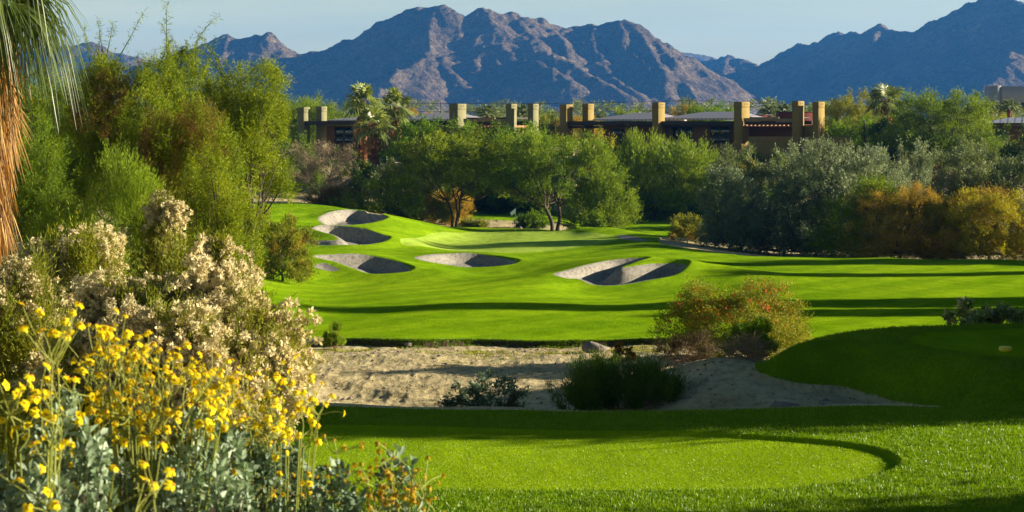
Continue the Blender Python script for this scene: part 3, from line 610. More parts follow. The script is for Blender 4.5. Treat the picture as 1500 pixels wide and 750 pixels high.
# off-frame shade casters: x, y, height, crown width, seed
SHADE = [(17, 29.2, 5.2, 2.5, 901), (16, 31, 2.9, 4.4, 902), (17, 34.5, 2.7, 5.2, 903), (16.5, 37.8, 2.3, 4.2, 904), (22, 33, 3.8, 6, 906), (22, 37.0, 3.3, 5.0, 912),
         (15.5, 19.3, 4.2, 2.4, 914), (17.5, 17.6, 5.0, 3.0, 915), (30, 71.5, 10.0, 6.4, 907), (29, 64.5, 4.6, 2.2, 910), (46, 117, 9.5, 4.4, 908), (42, 99.5, 6.5, 1.8, 909), (60, 124, 9, 7, 916)]
SPEC = {
 # leaf length, width, spray length, leaves per spray, crown options
 'mesq':  dict(mat='l_mesq', LL=.15, LW=.055, sl=.55, k=7, o=dict(out=.7, up=.35, jit=.6, spread=.8, fill=.75, rough=.24), bark='bark'),
 'palo':  dict(mat='l_palo', LL=.17, LW=.042, sl=.7, k=7, o=dict(out=.8, up=.45, jit=.4, spread=.45, fill=.7, rough=.22), bark='bark'),
 'bright':dict(mat='l_bright', LL=.15, LW=.05, sl=.5, k=6, o=dict(out=.8, up=.4, jit=.45, spread=.6, fill=.6, rough=.22), bark='bark'),
 'dark':  dict(mat='l_dark', LL=.14, LW=.06, sl=.45, k=6, o=dict(out=.9, up=.3, jit=.5, spread=.7, fill=.6, rough=.22), bark='bark'),
 'broom': dict(mat='l_palo', LL=.20, LW=.036, sl=.8, k=7, o=dict(out=.6, up=.9, jit=.22, spread=.22, fill=.7, rough=.12, bl=True), bark='bark'),
 'grey':  dict(mat='l_grey', LL=.16, LW=.048, sl=.6, k=7, o=dict(out=.55, up=.95, jit=.3, spread=.35, fill=.65, rough=.2), bark='bark'),
 'sage':  dict(mat='l_sage', LL=.14, LW=.05, sl=.5, k=8, o=dict(out=.8, up=.6, jit=.45, spread=.55, fill=.65, rough=.26), bark='bark'),
 'gold':  dict(mat='l_gold', LL=.11, LW=.035, sl=.4, k=7, o=dict(out=.9, up=.35, jit=.5, spread=.8, fill=.7, rough=.2), bark='bark'),
 'yellow':dict(mat='l_yellow', LL=.13, LW=.04, sl=.5, k=7, o=dict(out=.8, up=.45, jit=.5, spread=.7, fill=.75, rough=.26), bark='bark_pale'),
 'olive': dict(mat='l_olive', LL=.15, LW=.045, sl=.55, k=7, o=dict(out=.7, up=.7, jit=.4, spread=.5, fill=.65, rough=.2), bark='bark'),
 'brown': dict(mat='l_brown', LL=.12, LW=.02, sl=.5, k=7, o=dict(out=.7, up=.8, jit=.4, spread=.5, fill=.7, rough=.2, bl=True), bark='bark_pale'),
 'twig':  dict(mat='l_straw', LL=.16, LW=.018, sl=.8, k=7, o=dict(out=.9, up=.5, jit=.4, spread=.7, fill=.8, rough=.2, bl=True), bark='bark_pale'),
}
count_leaves = 0
def plant(name, label, cat, px, top, width, D, sp, seed, n=None, lobes=10, tree=False, clear=.0, stems=1, lscale=None, depth=None, group=None, z0=None, size=(.30, .52), trunk=None, twigs=5, base=.5, low=None, mix=None, hole=None, wisps=0, dscale=1.0):
    """one tree or bush; column and width are in photo pixels at its distance, top is the photo row of its crown top"""
    global count_leaves
    rng = np.random.default_rng(seed); s = SPEC[sp]
    x = (px - 750) / F * D; zg = gz(x, D) if z0 is None else z0; ztop = CZ - (top - HOR) / F * D
    H = max(.3, ztop - zg); w_ = width / F * D; d_ = (depth or .85) * w_
    root = empty(name, (x, D, zg), label, cat, group)
    pxm = D / 1706.0                                     # metres per render pixel here
    ls = lscale or max(.12, min(1.7, pxm / .068))       # finer leaves close by
    s = dict(s); s['LW'] = s['LW'] * (1.12 if D > 80 else .85)
    cb = clear * H; ch = H - cb
    lb = make_lobes(rng, w_, d_, ch, lobes, not tree, size)
    sl = s['sl'] * max(ls, .35) * dscale
    o = dict(s['o'])
    up_ext = sl * (o['up'] + .5 * o['out']) * .5
    zt = max((c + r)[2] for c, r in lb); f = (ch - up_ext) / zt
    lb = [(np.array([c[0], c[1], cb + c[2] * f]), r * np.array([1, 1, f])) for c, r in lb]
    if n is None:
        area = w_ * ch * 3.0; n = int(np.clip(area / ((s['LL'] * ls) * (s['LW'] * ls * 1.6)) / s['k'] * 3.1 * (1.55 if D > 120 else 1.45), 400, 52000))
    g = Geo(); crown(g, rng, lb, n, sl, s['k'], s['LL'] * ls, s['LW'] * ls, base=base, zmin=.02 if low is None else low, **o)
    if not tree and sp not in ('twig',):
        lk = [(np.array([c[0], c[1], min(c[2], ch * .16)]), np.array([r[0] * 1.05, r[1] * 1.05, min(r[2], ch * .2)])) for c, r in lb if c[2] < ch * .30]
        if lk:
            o2 = dict(o); o2.update(up=.15, out=1.0, fill=.8, clump=.26); crown(g, rng, lk, int(n * .32), sl * .6, s['k'], s['LL'] * ls, s['LW'] * ls, base=max(.1, base - .1), zmin=.01, **o2)
    if wisps:
        for i in range(wisps):
            c, r = lb[rng.integers(len(lb))]; a = rng.uniform(-.9, .9); p0 = c + np.array([math.sin(a) * r[0], 0, r[2]]) * .8
            d = nrm(np.array([math.sin(a) * .8 + rng.normal() * .2, rng.normal() * .3, 1.2])); L_ = rng.uniform(.12, .26) * H
            t = np.linspace(0, 1, 6)[:, None]; bd = rng.normal(size=3) * .15; pts = p0 + d * L_ * t + bd * L_ * t * t
            g.tube(pts, np.linspace(.02, .004, 6) * max(.6, ls * 2), 4, .1)
            kk = 60; tt = rng.uniform(.25, 1, kk)[:, None]; pp = p0 + d * L_ * tt + bd * L_ * tt * tt
            sp_ = rdir(rng, kk) * .10 * L_ * rng.uniform(.1, 1, (kk, 1)); leaves(g, np.repeat(pp, 3, 0) + np.repeat(sp_, 3, 0) * np.tile([[.3], [.65], [1.]], (kk, 1)), np.repeat(sp_, 3, 0), s['LL'] * ls * .9, s['LW'] * ls * 1.1, rng, rng.uniform(.3, .8, kk * 3))
    g.build('crown' if tree else 'foliage', M[s['mat']], root); count_leaves += sum(len(q) for q in g.Q)
    if mix:
        for (sp2, frac, ll) in mix:
            s2 = SPEC[sp2]; g = Geo(); l2 = [lb[i] for i in rng.choice(len(lb), min(ll, len(lb)), replace=False)]
            crown(g, rng, l2, int(n * frac), s2['sl'] * max(ls, .35), s2['k'], s2['LL'] * ls, s2['LW'] * ls, zmin=.02, **s2['o']); g.build('dry_foliage', M[s2['mat']], root); count_leaves += sum(len(q) for q in g.Q)
    g = Geo(); rt = trunk or max(.03, .018 * H)
    limbs(g, rng, np.zeros(3), lb, rt, stems, twigs, max(.006, rt * .08), fork=.45 if tree else .3)
    g.build('trunk' if tree else 'stems', M[s['bark']], root, True)
    return root

# --- left bank trees
plant('palo_verde_tree', 'tall feathery tree whose wispy top twigs reach highest above the left ridge', 'tree', 205, 62, 250, 62, 'mesq', 11, lobes=22, tree=True, clear=.10, size=(.22, .38), wisps=22, mix=[('brown', .2, 3)], stems=2)
plant('palo_verde_tree', 'feathery green tree right behind the palm, lower than the wispy one beside it', 'tree', 90, 100, 200, 68, 'palo', 12, lobes=18, tree=True, clear=.10, size=(.22, .4), wisps=6, stems=2)
plant('palo_verde_tree', 'yellow green tree with bare dark limbs at the right end of the left bank', 'tree', 352, 92, 165, 56, 'mesq', 13, lobes=18, tree=True, clear=.20, size=(.22, .4), wisps=12, stems=3, base=.6)
plant('palo_verde_tree', 'rounded drooping tree with a rust brown patch, in the middle of the left bank', 'tree', 262, 125, 190, 52, 'mesq', 14, lobes=16, tree=True, clear=.08, size=(.25, .42), stems=2, mix=[('brown', .26, 4)], wisps=3)
plant('green_bush', 'soft bright green bush between the palm skirt and the cream tufted bushes', 'bush', 140, 232, 210, 38, 'broom', 15, lobes=12)
plant('palo_verde_tree', 'small dark tree standing close behind the hanging palm skirt', 'tree', 60, 185, 150, 50, 'palo', 16, lobes=12, tree=True, clear=.05, stems=2, base=.35)
plant('green_bush', 'low yellow green feathery bush spilling onto the grass left of the bunkers', 'bush', 318, 215, 125, 50, 'mesq', 17, lobes=14, base=.65)
# --- middle distance, left of the green
plant('twig_bush', 'leafless beige tree left of the two tall palms', 'tree', 470, 205, 118, 174, 'twig', 21, lobes=12, tree=True, clear=.12, stems=3, n=1500, twigs=14)
plant('dry_grass_bush', 'rusty brown dry bush under the leafless beige tree', 'bush', 492, 272, 80, 171, 'brown', 22, lobes=7)
plant('green_bush', 'yellow green bush in front of the two tall palms', 'bush', 552, 252, 118, 168, 'mesq', 23, lobes=12)
plant('green_bush', 'low yellow green bush left of the tree on the green edge', 'bush', 612, 272, 78, 172, 'olive', 24, lobes=8, mix=[('gold', .5, 3)])
plant('dry_grass_bush', 'golden dry bush behind the trunk of the tree nearest the flag', 'bush', 652, 278, 70, 180, 'gold', 25, lobes=7)
plant('grey_bush', 'grey green plumed bush right of the two tall palms', 'bush', 602, 222, 110, 188, 'grey', 26, lobes=10)
plant('evergreen_tree', 'deep green tree under the left villa roof', 'tree', 628, 172, 150, 205, 'bright', 27, lobes=14, base=.3)
plant('green_bush', 'small bush at the foot of the two tall palms', 'bush', 528, 222, 50, 196, 'dark', 28, lobes=6)
plant('mesquite_tree', 'spreading tree with dark forked trunks on the left edge of the green', 'tree', 664, 192, 175, 172, 'mesq', 29, lobes=20, tree=True, clear=.20, stems=4, trunk=.2, size=(.24, .40), twigs=8, wisps=4)
plant('olive_tree', 'olive coloured tree below the left pergola', 'tree', 700, 180, 80, 202, 'mesq', 30, lobes=9, base=.45)
plant('evergreen_tree', 'dark bluish tree between the left pergola and the slim chimneys', 'tree', 732, 176, 90, 206, 'dark', 31, lobes=10)
plant('evergreen_tree', 'bright green tree below the pair of slim grey chimneys', 'tree', 775, 168, 100, 200, 'bright', 32, lobes=12)
plant('mesquite_tree', 'broad dark centred tree with short trunk beside the flag', 'tree', 812, 196, 190, 171, 'palo', 33, lobes=20, tree=True, clear=.13, stems=2, trunk=.24, size=(.26, .44), twigs=7, wisps=3, base=.45)
plant('green_bush', 'drooping green bush touching the right side of the tree beside the flag', 'bush', 882, 256, 92, 168, 'palo', 34, lobes=9, base=.5)
plant('palo_verde_tree', 'thin yellow green tree in front of the ochre chimney pair', 'tree', 880, 180, 75, 206, 'olive', 35, lobes=9, base=.75, n=2600)
plant('green_bush', 'large round fine leaved bush below the middle villa roof', 'bush', 957, 194, 158, 200, 'broom', 36, lobes=12, dscale=1.2)
plant('grey_bush', 'plumed grey green bush left of the right pergola', 'bush', 1066, 200, 85, 206, 'grey', 37, lobes=9)
plant('grey_bush', 'yellow tinged plumed bush below the right pergola wall', 'bush', 1128, 213, 95, 196, 'grey', 38, lobes=9, mix=[('yellow', .5, 4)])
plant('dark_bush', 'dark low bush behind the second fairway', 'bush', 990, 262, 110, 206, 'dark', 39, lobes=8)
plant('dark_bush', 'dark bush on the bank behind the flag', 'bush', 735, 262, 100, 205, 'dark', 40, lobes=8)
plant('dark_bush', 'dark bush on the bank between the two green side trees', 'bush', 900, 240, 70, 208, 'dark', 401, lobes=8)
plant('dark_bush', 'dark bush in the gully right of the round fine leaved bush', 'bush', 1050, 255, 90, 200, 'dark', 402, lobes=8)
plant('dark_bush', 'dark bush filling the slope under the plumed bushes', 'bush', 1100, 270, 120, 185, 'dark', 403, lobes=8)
plant('green_bush', 'small round bush left of the short trunked tree', 'bush', 790, 309, 36, 177, 'bright', 41, lobes=5)
plant('green_bush', 'tiny dark bush at the foot of the flag', 'bush', 771, 318, 22, 178, 'dark', 42, lobes=4)
plant('grey_bush', 'pale low shrub right of the forked trunks', 'bush', 692, 326, 34, 175, 'olive', 43, lobes=4)
# --- right side
plant('desert_broom', 'small tan and olive shrub standing alone right of the green', 'bush', 1007, 316, 58, 150, 'olive', 51, lobes=6, mix=[('gold', .6, 3)])
plant('silver_tree', 'pale topped silver tree left of the big silver trees', 'tree', 1085, 240, 115, 146, 'sage', 52, lobes=11, base=.45)
plant('silver_tree', 'shadowy blue grey tree between the silver ones', 'tree', 1148, 246, 130, 142, 'sage', 53, lobes=12, base=.2)
plant('silver_tree', 'biggest silver leaved tree below the right chimneys', 'tree', 1236, 203, 205, 144, 'sage', 54, lobes=24, base=.6, size=(.24, .4), wisps=5)
plant('silver_tree', 'silver leaved tree with paler plumes at the right of its neighbours', 'tree', 1305, 210, 120, 148, 'sage', 55, lobes=13, base=.6)
plant('green_bush', 'green bush between the silver tree and the golden bush', 'bush', 1265, 265, 130, 136, 'palo', 56, lobes=10, base=.35)
plant('golden_bush', 'golden brown bush at the fairway edge', 'bush', 1318, 272, 145, 133, 'gold', 57, lobes=12, mix=[('olive', .6, 5)])
plant('golden_bush', 'mixed green and tan bush between the golden and the yellow one', 'bush', 1385, 285, 110, 134, 'gold', 58, lobes=10, mix=[('yellow', .8, 5)], base=.3)
plant('yellow_bush', 'yellow green bush with white bare stems at the right edge', 'bush', 1448, 274, 125, 131, 'yellow', 59, lobes=12, mix=[('gold', .35, 4)])
plant('yellow_bush', 'yellow green bush cut by the right edge of the photo', 'bush', 1530, 285, 110, 132, 'yellow', 60, lobes=8)
plant('grey_bush', 'soft grey green bush behind the golden one', 'bush', 1375, 208, 130, 172, 'grey', 61, lobes=10, mix=[('brown', .2, 3)])
plant('grey_bush', 'tall soft grey green bush below the small tiled house', 'bush', 1432, 205, 95, 176, 'grey', 62, lobes=10)
plant('grey_bush', 'wide grey green bush running out of the right edge', 'bush', 1500, 220, 120, 170, 'grey', 63, lobes=10)
plant('evergreen_tree', 'big dark domed tree left of the small tiled house', 'tree', 1378, 133, 190, 222, 'palo', 64, lobes=26, base=.4, size=(.26, .44))
plant('evergreen_tree', 'dark green tree between the lone palm and the domed tree', 'tree', 1318, 165, 80, 226, 'dark', 65, lobes=10, base=.7)
plant('green_bush', 'bright green hedge like bush right of the last chimney', 'bush', 1252, 172, 110, 230, 'bright', 66, lobes=12, base=.6)
plant('evergreen_tree', 'dark tree under the small tiled house at the right edge', 'tree', 1500, 185, 80, 205, 'dark', 67, lobes=9)
plant('weeping_tree', 'weeping pale tree behind the last chimney', 'tree', 1240, 134, 85, 262, 'olive', 68, lobes=10, z0=CZ - 4)
plant('dark_bush', 'dark bush between the left bank and the leafless beige tree', 'bush', 432, 200, 85, 192, 'palo', 404, lobes=9, base=.3)
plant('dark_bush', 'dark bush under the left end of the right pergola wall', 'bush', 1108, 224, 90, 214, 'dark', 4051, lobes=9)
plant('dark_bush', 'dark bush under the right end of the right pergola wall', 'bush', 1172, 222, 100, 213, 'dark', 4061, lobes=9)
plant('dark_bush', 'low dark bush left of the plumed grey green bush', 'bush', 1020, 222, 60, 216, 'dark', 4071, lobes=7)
# --- behind the villas
for px, top, w_, D, sp, sd_, lab in [
  (478, 142, 130, 268, 'palo', 71, 'light green tree rising behind the left pair of chimneys'),
  (420, 150, 90, 272, 'palo', 72, 'light green tree far left of the villas'),
  (925, 160, 55, 280, 'palo', 73, 'small round tree behind the middle metal roof'),
  (1000, 154, 60, 282, 'gold', 74, 'brown tree behind the middle metal roof'),
  (1048, 147, 85, 280, 'bright', 75, 'fresh green tree left of the widest ochre chimney'),
  (845, 165, 70, 290, 'gold', 76, 'tan bush seen between the first ochre chimneys'),
  (800, 165, 60, 292, 'olive', 77, 'dull green tree between the grey and the ochre chimneys'),
  (612, 160, 50, 292, 'gold', 78, 'tan bush showing over the left roof'),
  (1290, 160, 110, 300, 'bright', 79, 'green tree behind the lone palm'),
  (1440, 158, 90, 300, 'yellow', 80, 'orange tinged tree above the small tiled house'),
  (1470, 168, 110, 262, 'palo', 81, 'light green tree right above the small tiled house'),
  (1190, 150, 50, 300, 'palo', 82, 'small tree glimpsed between the last two chimneys')]:
    plant('garden_tree', lab, 'tree', px, top, w_, D, sp, sd_, lobes=9, z0=CZ - 4.1, twigs=2)

# ------------------------------------------------------------------ villas
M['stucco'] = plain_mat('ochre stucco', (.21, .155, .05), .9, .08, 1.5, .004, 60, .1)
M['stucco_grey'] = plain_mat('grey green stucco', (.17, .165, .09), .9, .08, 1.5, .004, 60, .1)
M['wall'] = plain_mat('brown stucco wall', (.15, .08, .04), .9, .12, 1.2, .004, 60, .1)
M['fascia'] = plain_mat('dark brown fascia', (.035, .026, .022), .7, .2, 2)
M['beam'] = plain_mat('weathered timber beam', (.27, .19, .12), .8, .2, 3)
M['redbeam'] = plain_mat('red brown timber', (.32, .15, .07), .8, .2, 3)
M['frame'] = plain_mat('dark bronze frame', (.09, .05, .03), .5, .1, 2)
M['void'] = plain_mat('dim interior', (.03, .025, .02), .9, .2, 2)
M['white_render'] = plain_mat('pale render', (.24, .25, .25), .9, .05, 1)
M['red_wall'] = plain_mat('dull red wall', (.16, .035, .025), .9, .1, 1)
def glass_mat():
    m, N, L, out = new_mat('window glass'); pb = N.new('ShaderNodeBsdfPrincipled'); pb.inputs['Base Color'].default_value = (.012, .02, .022, 1); pb.inputs['Roughness'].default_value = .08
    pb.inputs['Specular IOR Level'].default_value = .6; L.new(pb.outputs[0], out.inputs[0]); return m
M['glass'] = glass_mat()
def seam_mat(name, c, period, axis=0):
    m, N, L, out = new_mat(name); tc = N.new('ShaderNodeTexCoord'); sp = N.new('ShaderNodeSeparateXYZ'); L.new(tc.outputs['Object'], sp.inputs[0])
    mm = N.new('ShaderNodeMath'); mm.operation = 'MULTIPLY'; mm.inputs[1].default_value = 1 / period; L.new(sp.outputs[axis], mm.inputs[0])
    fr = N.new('ShaderNodeMath'); fr.operation = 'FRACT'; L.new(mm.outputs[0], fr.inputs[0])
    rp = ramp(N, [(.0, tuple(v * .45 for v in c)), (.22, tuple(v * .5 for v in c)), (.26, c), (1, c)]); L.new(fr.outputs[0], rp.inputs[0])
    pb = N.new('ShaderNodeBsdfPrincipled'); pb.inputs['Roughness'].default_value = .45; pb.inputs['Metallic'].default_value = .4; L.new(rp.outputs[0], pb.inputs['Base Color']); L.new(pb.outputs[0], out.inputs[0]); return m
M['metal_roof'] = seam_mat('standing seam metal', (.42, .39, .42), .62)
M['tile_roof'] = seam_mat('ribbed blue grey roof', (.46, .46, .55), .95)

YAW = 33
def villa(label, px0, D0, things, group):
    """local x runs along the front, local y runs away from the camera; K converts photo columns to local metres"""
    root = empty('villa', ((px0 - 750) / F * D0, D0, CZ), label, 'villa', group, rz=R(-YAW))
    ca, sa = math.cos(R(YAW)), math.sin(R(YAW)); xr, yr = (px0 - 750) / F * D0, D0
    def lx(px, yl):       # local x whose projection falls on this photo column at local depth yl
        u = (px - 750) / F; return (u * (yr + yl * ca) - xr - yl * sa) / (ca + u * sa)
    def dist(x, yl): return yr - x * sa + yl * ca
    def lz(py, x, yl=0): return -(py - HOR) / F * dist(x, yl)
    def B(name, m, x0, x1, y0, y1, z0, z1, par=root):
        g = Geo(); g.box((x0, y0, z0), (x1, y1, z1)); o = g.build(name, M[m], par); 
        bv = o.modifiers.new('bevel', 'BEVEL'); bv.width = .03; bv.segments = 1; return o
    GRD = -5.2
    for kind, *a in things:
        if kind == 'chimney':
            pl, pr, pt, yl, m = a; half = (pl + pr) / 2
            x0 = lx(pl, yl); x1 = lx(half, yl); wx = x1 - x0
            wy = 0.0
            for t in np.linspace(.2, 4, 200):
                yy = yl + t; wx_, wy_ = xr + x1 * ca + yy * sa, yr - x1 * sa + yy * ca
                if wx_ / wy_ * F + 750 >= pr: wy = t; break
            zt = lz(pt, x0, yl)
            c = B('chimney', m, x0, x1, yl, yl + wy, GRD, zt - .78)
            B('chimney_cap', m, x0 - .02, x1 + .02, yl - .02, yl + wy + .02, zt - .78, zt, c)
            for q in (.32, .60):
                B('vent_slot', 'fascia', x1 + .021, x1 + .035, yl + wy * q, yl + wy * (q + .12), zt - .38, zt - .2, c)
        elif kind == 'slab':      # flat roof with deep fascia
            pl, pr, pt, pb, y0, y1 = a; x0, x1 = lx(pl, y0), lx(pr, y0); B('flat_roof', 'fascia', x0, x1, y0, y1, lz(pb, (x0 + x1) / 2, y0), lz(pt, (x0 + x1) / 2, y0))
        elif kind == 'metal':     # low hipped metal roof: eave row, ridge row
            pl, pr, pe, prd, y0, dep = a; x0, x1 = lx(pl, y0), lx(pr, y0); ze = lz(pe, (x0 + x1) / 2, y0); zr = lz(prd, (x0 + x1) / 2, y0 + dep / 2); h = dep / 2
            V = [(x0, y0, ze), (x1, y0, ze), (x1, y0 + dep, ze), (x0, y0 + dep, ze), (x0 + h, y0 + h, zr), (x1 - h * .4, y0 + h, zr),
                 (x0, y0, ze - .22), (x1, y0, ze - .22), (x1, y0 + dep, ze - .22), (x0, y0 + dep, ze - .22)]
            g = Geo(); g.quads(V, [(0, 1, 5, 4), (2, 3, 4, 5), (1, 2, 5, 5), (3, 0, 4, 4), (6, 7, 1, 0), (7, 8, 2, 1), (8, 9, 3, 2), (9, 6, 0, 3)])
            me = bpy.data.meshes.new('metal_roof'); me.from_pydata(V, [], [(0, 1, 5, 4), (2, 3, 4, 5), (1, 2, 5), (3, 0, 4), (6, 7, 1, 0), (7, 8, 2, 1), (8, 9, 3, 2), (9, 6, 0, 3)])
            me.materials.append(M['metal_roof']); o = bpy.data.objects.new('metal_roof', me); C.objects.link(o); o.parent = root
        elif kind == 'wall':
            m, pl, pr, pt, pb, y0, th = a; x0, x1 = lx(pl, y0), lx(pr, y0)
            B('wall', m, x0, x1, y0, y0 + th, GRD if pb is None else lz(pb, (x0 + x1) / 2, y0), lz(pt, (x0 + x1) / 2, y0))
        elif kind == 'window':
            pl, pr, pt, pb, y0 = a; x0, x1 = lx(pl, y0), lx(pr, y0); xm = (x0 + x1) / 2; z1, z0 = lz(pt, xm, y0), lz(pb, xm, y0)
            fr = B('window', 'frame', x0, x1, y0 - .06, y0 + .04, z0, z1)
            n = 2; zc = z0 + (z1 - z0) * .36
            for i in range(n):
                xa = x0 + .1 + i * (x1 - x0 - .1) / n; xb = x0 + (i + 1) * (x1 - x0 - .1) / n
                for za, zb in ((z0 + .1, zc - .05), (zc + .05, z1 - .1)): B('pane', 'glass', xa, xb, y0 - .09, y0 - .065, za, zb, fr)
        elif kind == 'dark':      # open recess
            pl, pr, pt, pb, y0 = a; x0, x1 = lx(pl, y0), lx(pr, y0); xm = (x0 + x1) / 2; o = B('sliding_door', 'frame', x0, x1, y0 - .05, y0 + .05, lz(pb, xm, y0), lz(pt, xm, y0))
            for i in range(3):
                B('pane', 'glass', x0 + .08 + i * (x1 - x0) / 3, x0 + (i + 1) * (x1 - x0) / 3 - .04, y0 - .08, y0 - .055, lz(pb, xm, y0) + .1, lz(pt, xm, y0) - .1, o)
        elif kind == 'pergola':
            pl, pr, pt, y0, y1 = a; x0, x1 = lx(pl, y0), lx(pr, y0); z1 = lz(pt, (x0 + x1) / 2, y0)
            pg = B('pergola', 'fascia', x0, x1, y0, y0 + .25, z1 - .85, z1 - .35); B('pergola_beam', 'fascia', x0, x1, y1, y1 + .25, z1 - .85, z1 - .35, pg)
            for i, (fa, fb, dz) in enumerate([(.0, .34, 0), (.30, .72, .12), (.66, 1.0, -.06)]): B('pergola_panel', 'beam', x0 + (x1 - x0) * fa, x0 + (x1 - x0) * fb, y0 - .22, y0 - .02, z1 - .5 + dz, z1 + .02 + dz, pg)
            nn = 12
            for i in range(nn): 
                xx = x0 + (x1 - x0) * (i + .5) / nn; B('rafter', 'redbeam', xx - .09, xx + .09, y0 - .5, y1 + .6, z1 - 1.15, z1 - .88, pg)
    return root
villa('right hand villa with ochre chimneys and a deep dark terrace', 820, 243, [
  ('chimney', 820, 839, 153, 0, 'stucco'), ('chimney', 853, 870, 152, 2.2, 'stucco'),
  ('slab', 832, 1086, 177.5, 184, .2, 10), ('slab', 820, 862, 184.5, 188, .6, 6),
  ('metal', 868, 962, 174.5, 165, 2.6, 9), ('metal', 968, 1084, 173, 163.5, 2.6, 9),
  ('chimney', 955, 974, 150, -.7, 'stucco'),
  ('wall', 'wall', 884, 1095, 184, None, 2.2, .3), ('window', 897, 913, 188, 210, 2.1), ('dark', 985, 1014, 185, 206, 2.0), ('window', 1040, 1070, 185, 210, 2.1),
  ('chimney', 1075, 1098, 149, -1.0, 'stucco'),
  ('slab', 1096, 1161, 171.5, 173.5, 3.4, 9.5), ('pergola', 1090, 1162, 173, -.6, 5.5),
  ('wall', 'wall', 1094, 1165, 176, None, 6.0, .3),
  ('wall', 'stucco', 1096, 1165, 200, None, -1.4, .35), ('wall', 'redbeam', 1110, 1148, 203, 205, -1.46, .05),
  ('chimney', 1160, 1178, 148, -1.6, 'stucco'), ('chimney', 1190, 1208, 149, -.6, 'stucco'),
  ('wall', 'stucco', 1172, 1204, 183, None, .4, .3), ('wall', 'stucco', 1178, 1245, 200.5, None, -.9, .3),
 ], 'villas behind the fairway')
villa('left hand villa with slim grey green chimneys behind the two tall palms', 436, 243, [
  ('chimney', 436, 454, 157, 0, 'stucco_grey'), ('chimney', 463, 479, 156, 2.2, 'stucco_grey'),
  ('slab', 440, 668, 177, 183.5, .2, 10), ('metal', 480, 556, 175.5, 169, 2.6, 9), ('metal', 560, 664, 174.5, 166, 2.6, 9),
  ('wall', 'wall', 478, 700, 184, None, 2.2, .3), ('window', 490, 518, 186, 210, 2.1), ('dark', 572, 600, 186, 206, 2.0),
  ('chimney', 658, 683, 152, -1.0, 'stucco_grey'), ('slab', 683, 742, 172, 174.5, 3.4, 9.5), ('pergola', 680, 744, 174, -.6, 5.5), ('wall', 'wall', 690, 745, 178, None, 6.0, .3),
  ('wall', 'stucco_grey', 684, 742, 200, None, -1.4, .35),
  ('chimney', 741, 757, 152, -1.6, 'stucco_grey'), ('chimney', 773, 789, 152, -.6, 'stucco_grey'),
 ], 'villas behind the fairway')
# small house at the right edge
rt = empty('small_house', P(1485, 180, 235), 'small house with ribbed blue grey roof at the right edge', 'house', rz=R(-18))
g = Geo(); g.box((-3.6, 0, -4.8), (6, 7, -.35)); g.build('wall', M['wall'], rt)
g = Geo(); g.box((-4.1, -.6, -.32), (6.5, 7.6, -.02)); g.build('eave', M['fascia'], rt)
me = bpy.data.meshes.new('roof'); me.from_pydata([(-4.3, -.8, .0), (6.7, -.8, .0), (6.7, 7.8, 0), (-4.3, 7.8, 0), (-.8, 3.2, .75), (4, 3.2, .75)], [], [(0, 1, 5, 4), (2, 3, 4, 5), (1, 2, 5), (3, 0, 4), (3, 2, 1, 0)]); me.materials.append(M['tile_roof'])
o = bpy.data.objects.new('roof', me); C.objects.link(o); o.parent = rt
g = Geo(); g.box((-2.6, -.04, -3.2), (-1.4, .06, -1.2)); wd = g.build('window', M['frame'], rt); g = Geo(); g.box((-2.5, -.08, -3.1), (-1.5, -.045, -1.3)); g.build('pane', M['glass'], wd)
# distant white building
bx = P(1456, 125, 700); rt = empty('warehouse', (bx[0] + 12, 700, CZ - 4), 'long white flat roofed building far off at the right edge', 'building')
g = Geo(); g.box((-12, 0, 0), (-9, 14, 19.3)); g.build('end_bay', M['white_render'], rt); g = Geo(); g.box((-8.9, -.5, 12.4), (30, 14, 19.0)); g.build('upper_storey', M['white_render'], rt); g = Geo(); g.box((-22, 1, 0), (30, 14, 8.6)); g.build('wall', M['white_render'], rt)
g = Geo(); g.box((-8.5, .8, 8.7), (30, 14, 12.3)); g.build('window_band', M['glass'], rt)
# red walled building
rb = empty('red_house', P(1140, 180, 285), 'dull red flat roofed house behind the right hand villa', 'house')
g = Geo(); g.box((-5.2, 0, -5), (-1.2, 5, 1.2)); g.build('wall', M['red_wall'], rb); g = Geo(); g.box((.4, .5, -5), (7.6, 5, 1.7)); g.build('wall', M['red_wall'], rb); g = Geo(); g.box((-1.2, 1, -5), (.4, 5, .6)); g.build('wall', M['red_wall'], rb)
g = Geo(); g.box((-5.4, -.2, 1.22), (-1.1, 5.2, 1.4)); g.build('parapet_cap', M['fascia'], rb); g = Geo(); g.box((.2, .3, 1.72), (7.8, 5.2, 1.9)); g.build('parapet_cap', M['fascia'], rb)
# posts and wires
def pole(px, top, D, label, lamp=False, r=.13, cat='pole', nm='utility_pole'):
    b = P(px, 180, D); b[2] = CZ - 4.2; ht = CZ - (top - HOR) / F * D - b[2]; rt = empty(nm, b, label, cat)
    g = Geo(); g.tube([(0, 0, 0), (0, 0, ht / 2), (0, 0, ht)], [r, r * .9, r * .8], 8); g.build('post', M['bark'], rt, True)
    if lamp:
        g = Geo(); g.box((-.55, -.12, ht + .02), (.15, .12, ht + .14)); g.build('lamp_head', M['white_render'], rt); g = Geo(); g.box((-.1, -.06, ht - 1.9), (.9, .06, ht - 1.8)); g.build('bracket', M['white_render'], rt)
    return rt
pole(646, 149, 262, 'slim lamp post rising over the left villa roof', True, .11, 'lamp post', 'lamp_post')
pole(1266, 176, 226, 'tall bare stake in the bushes right of the last chimney', r=.12, cat='stake', nm='timber_stake')
pole(1289, 192, 224, 'short bare stake beside the lone palm', r=.11, cat='stake', nm='timber_stake')
pw = empty('power_line', (0, 300, CZ + 2), 'thin sagging power wires strung behind the villas', 'power line')
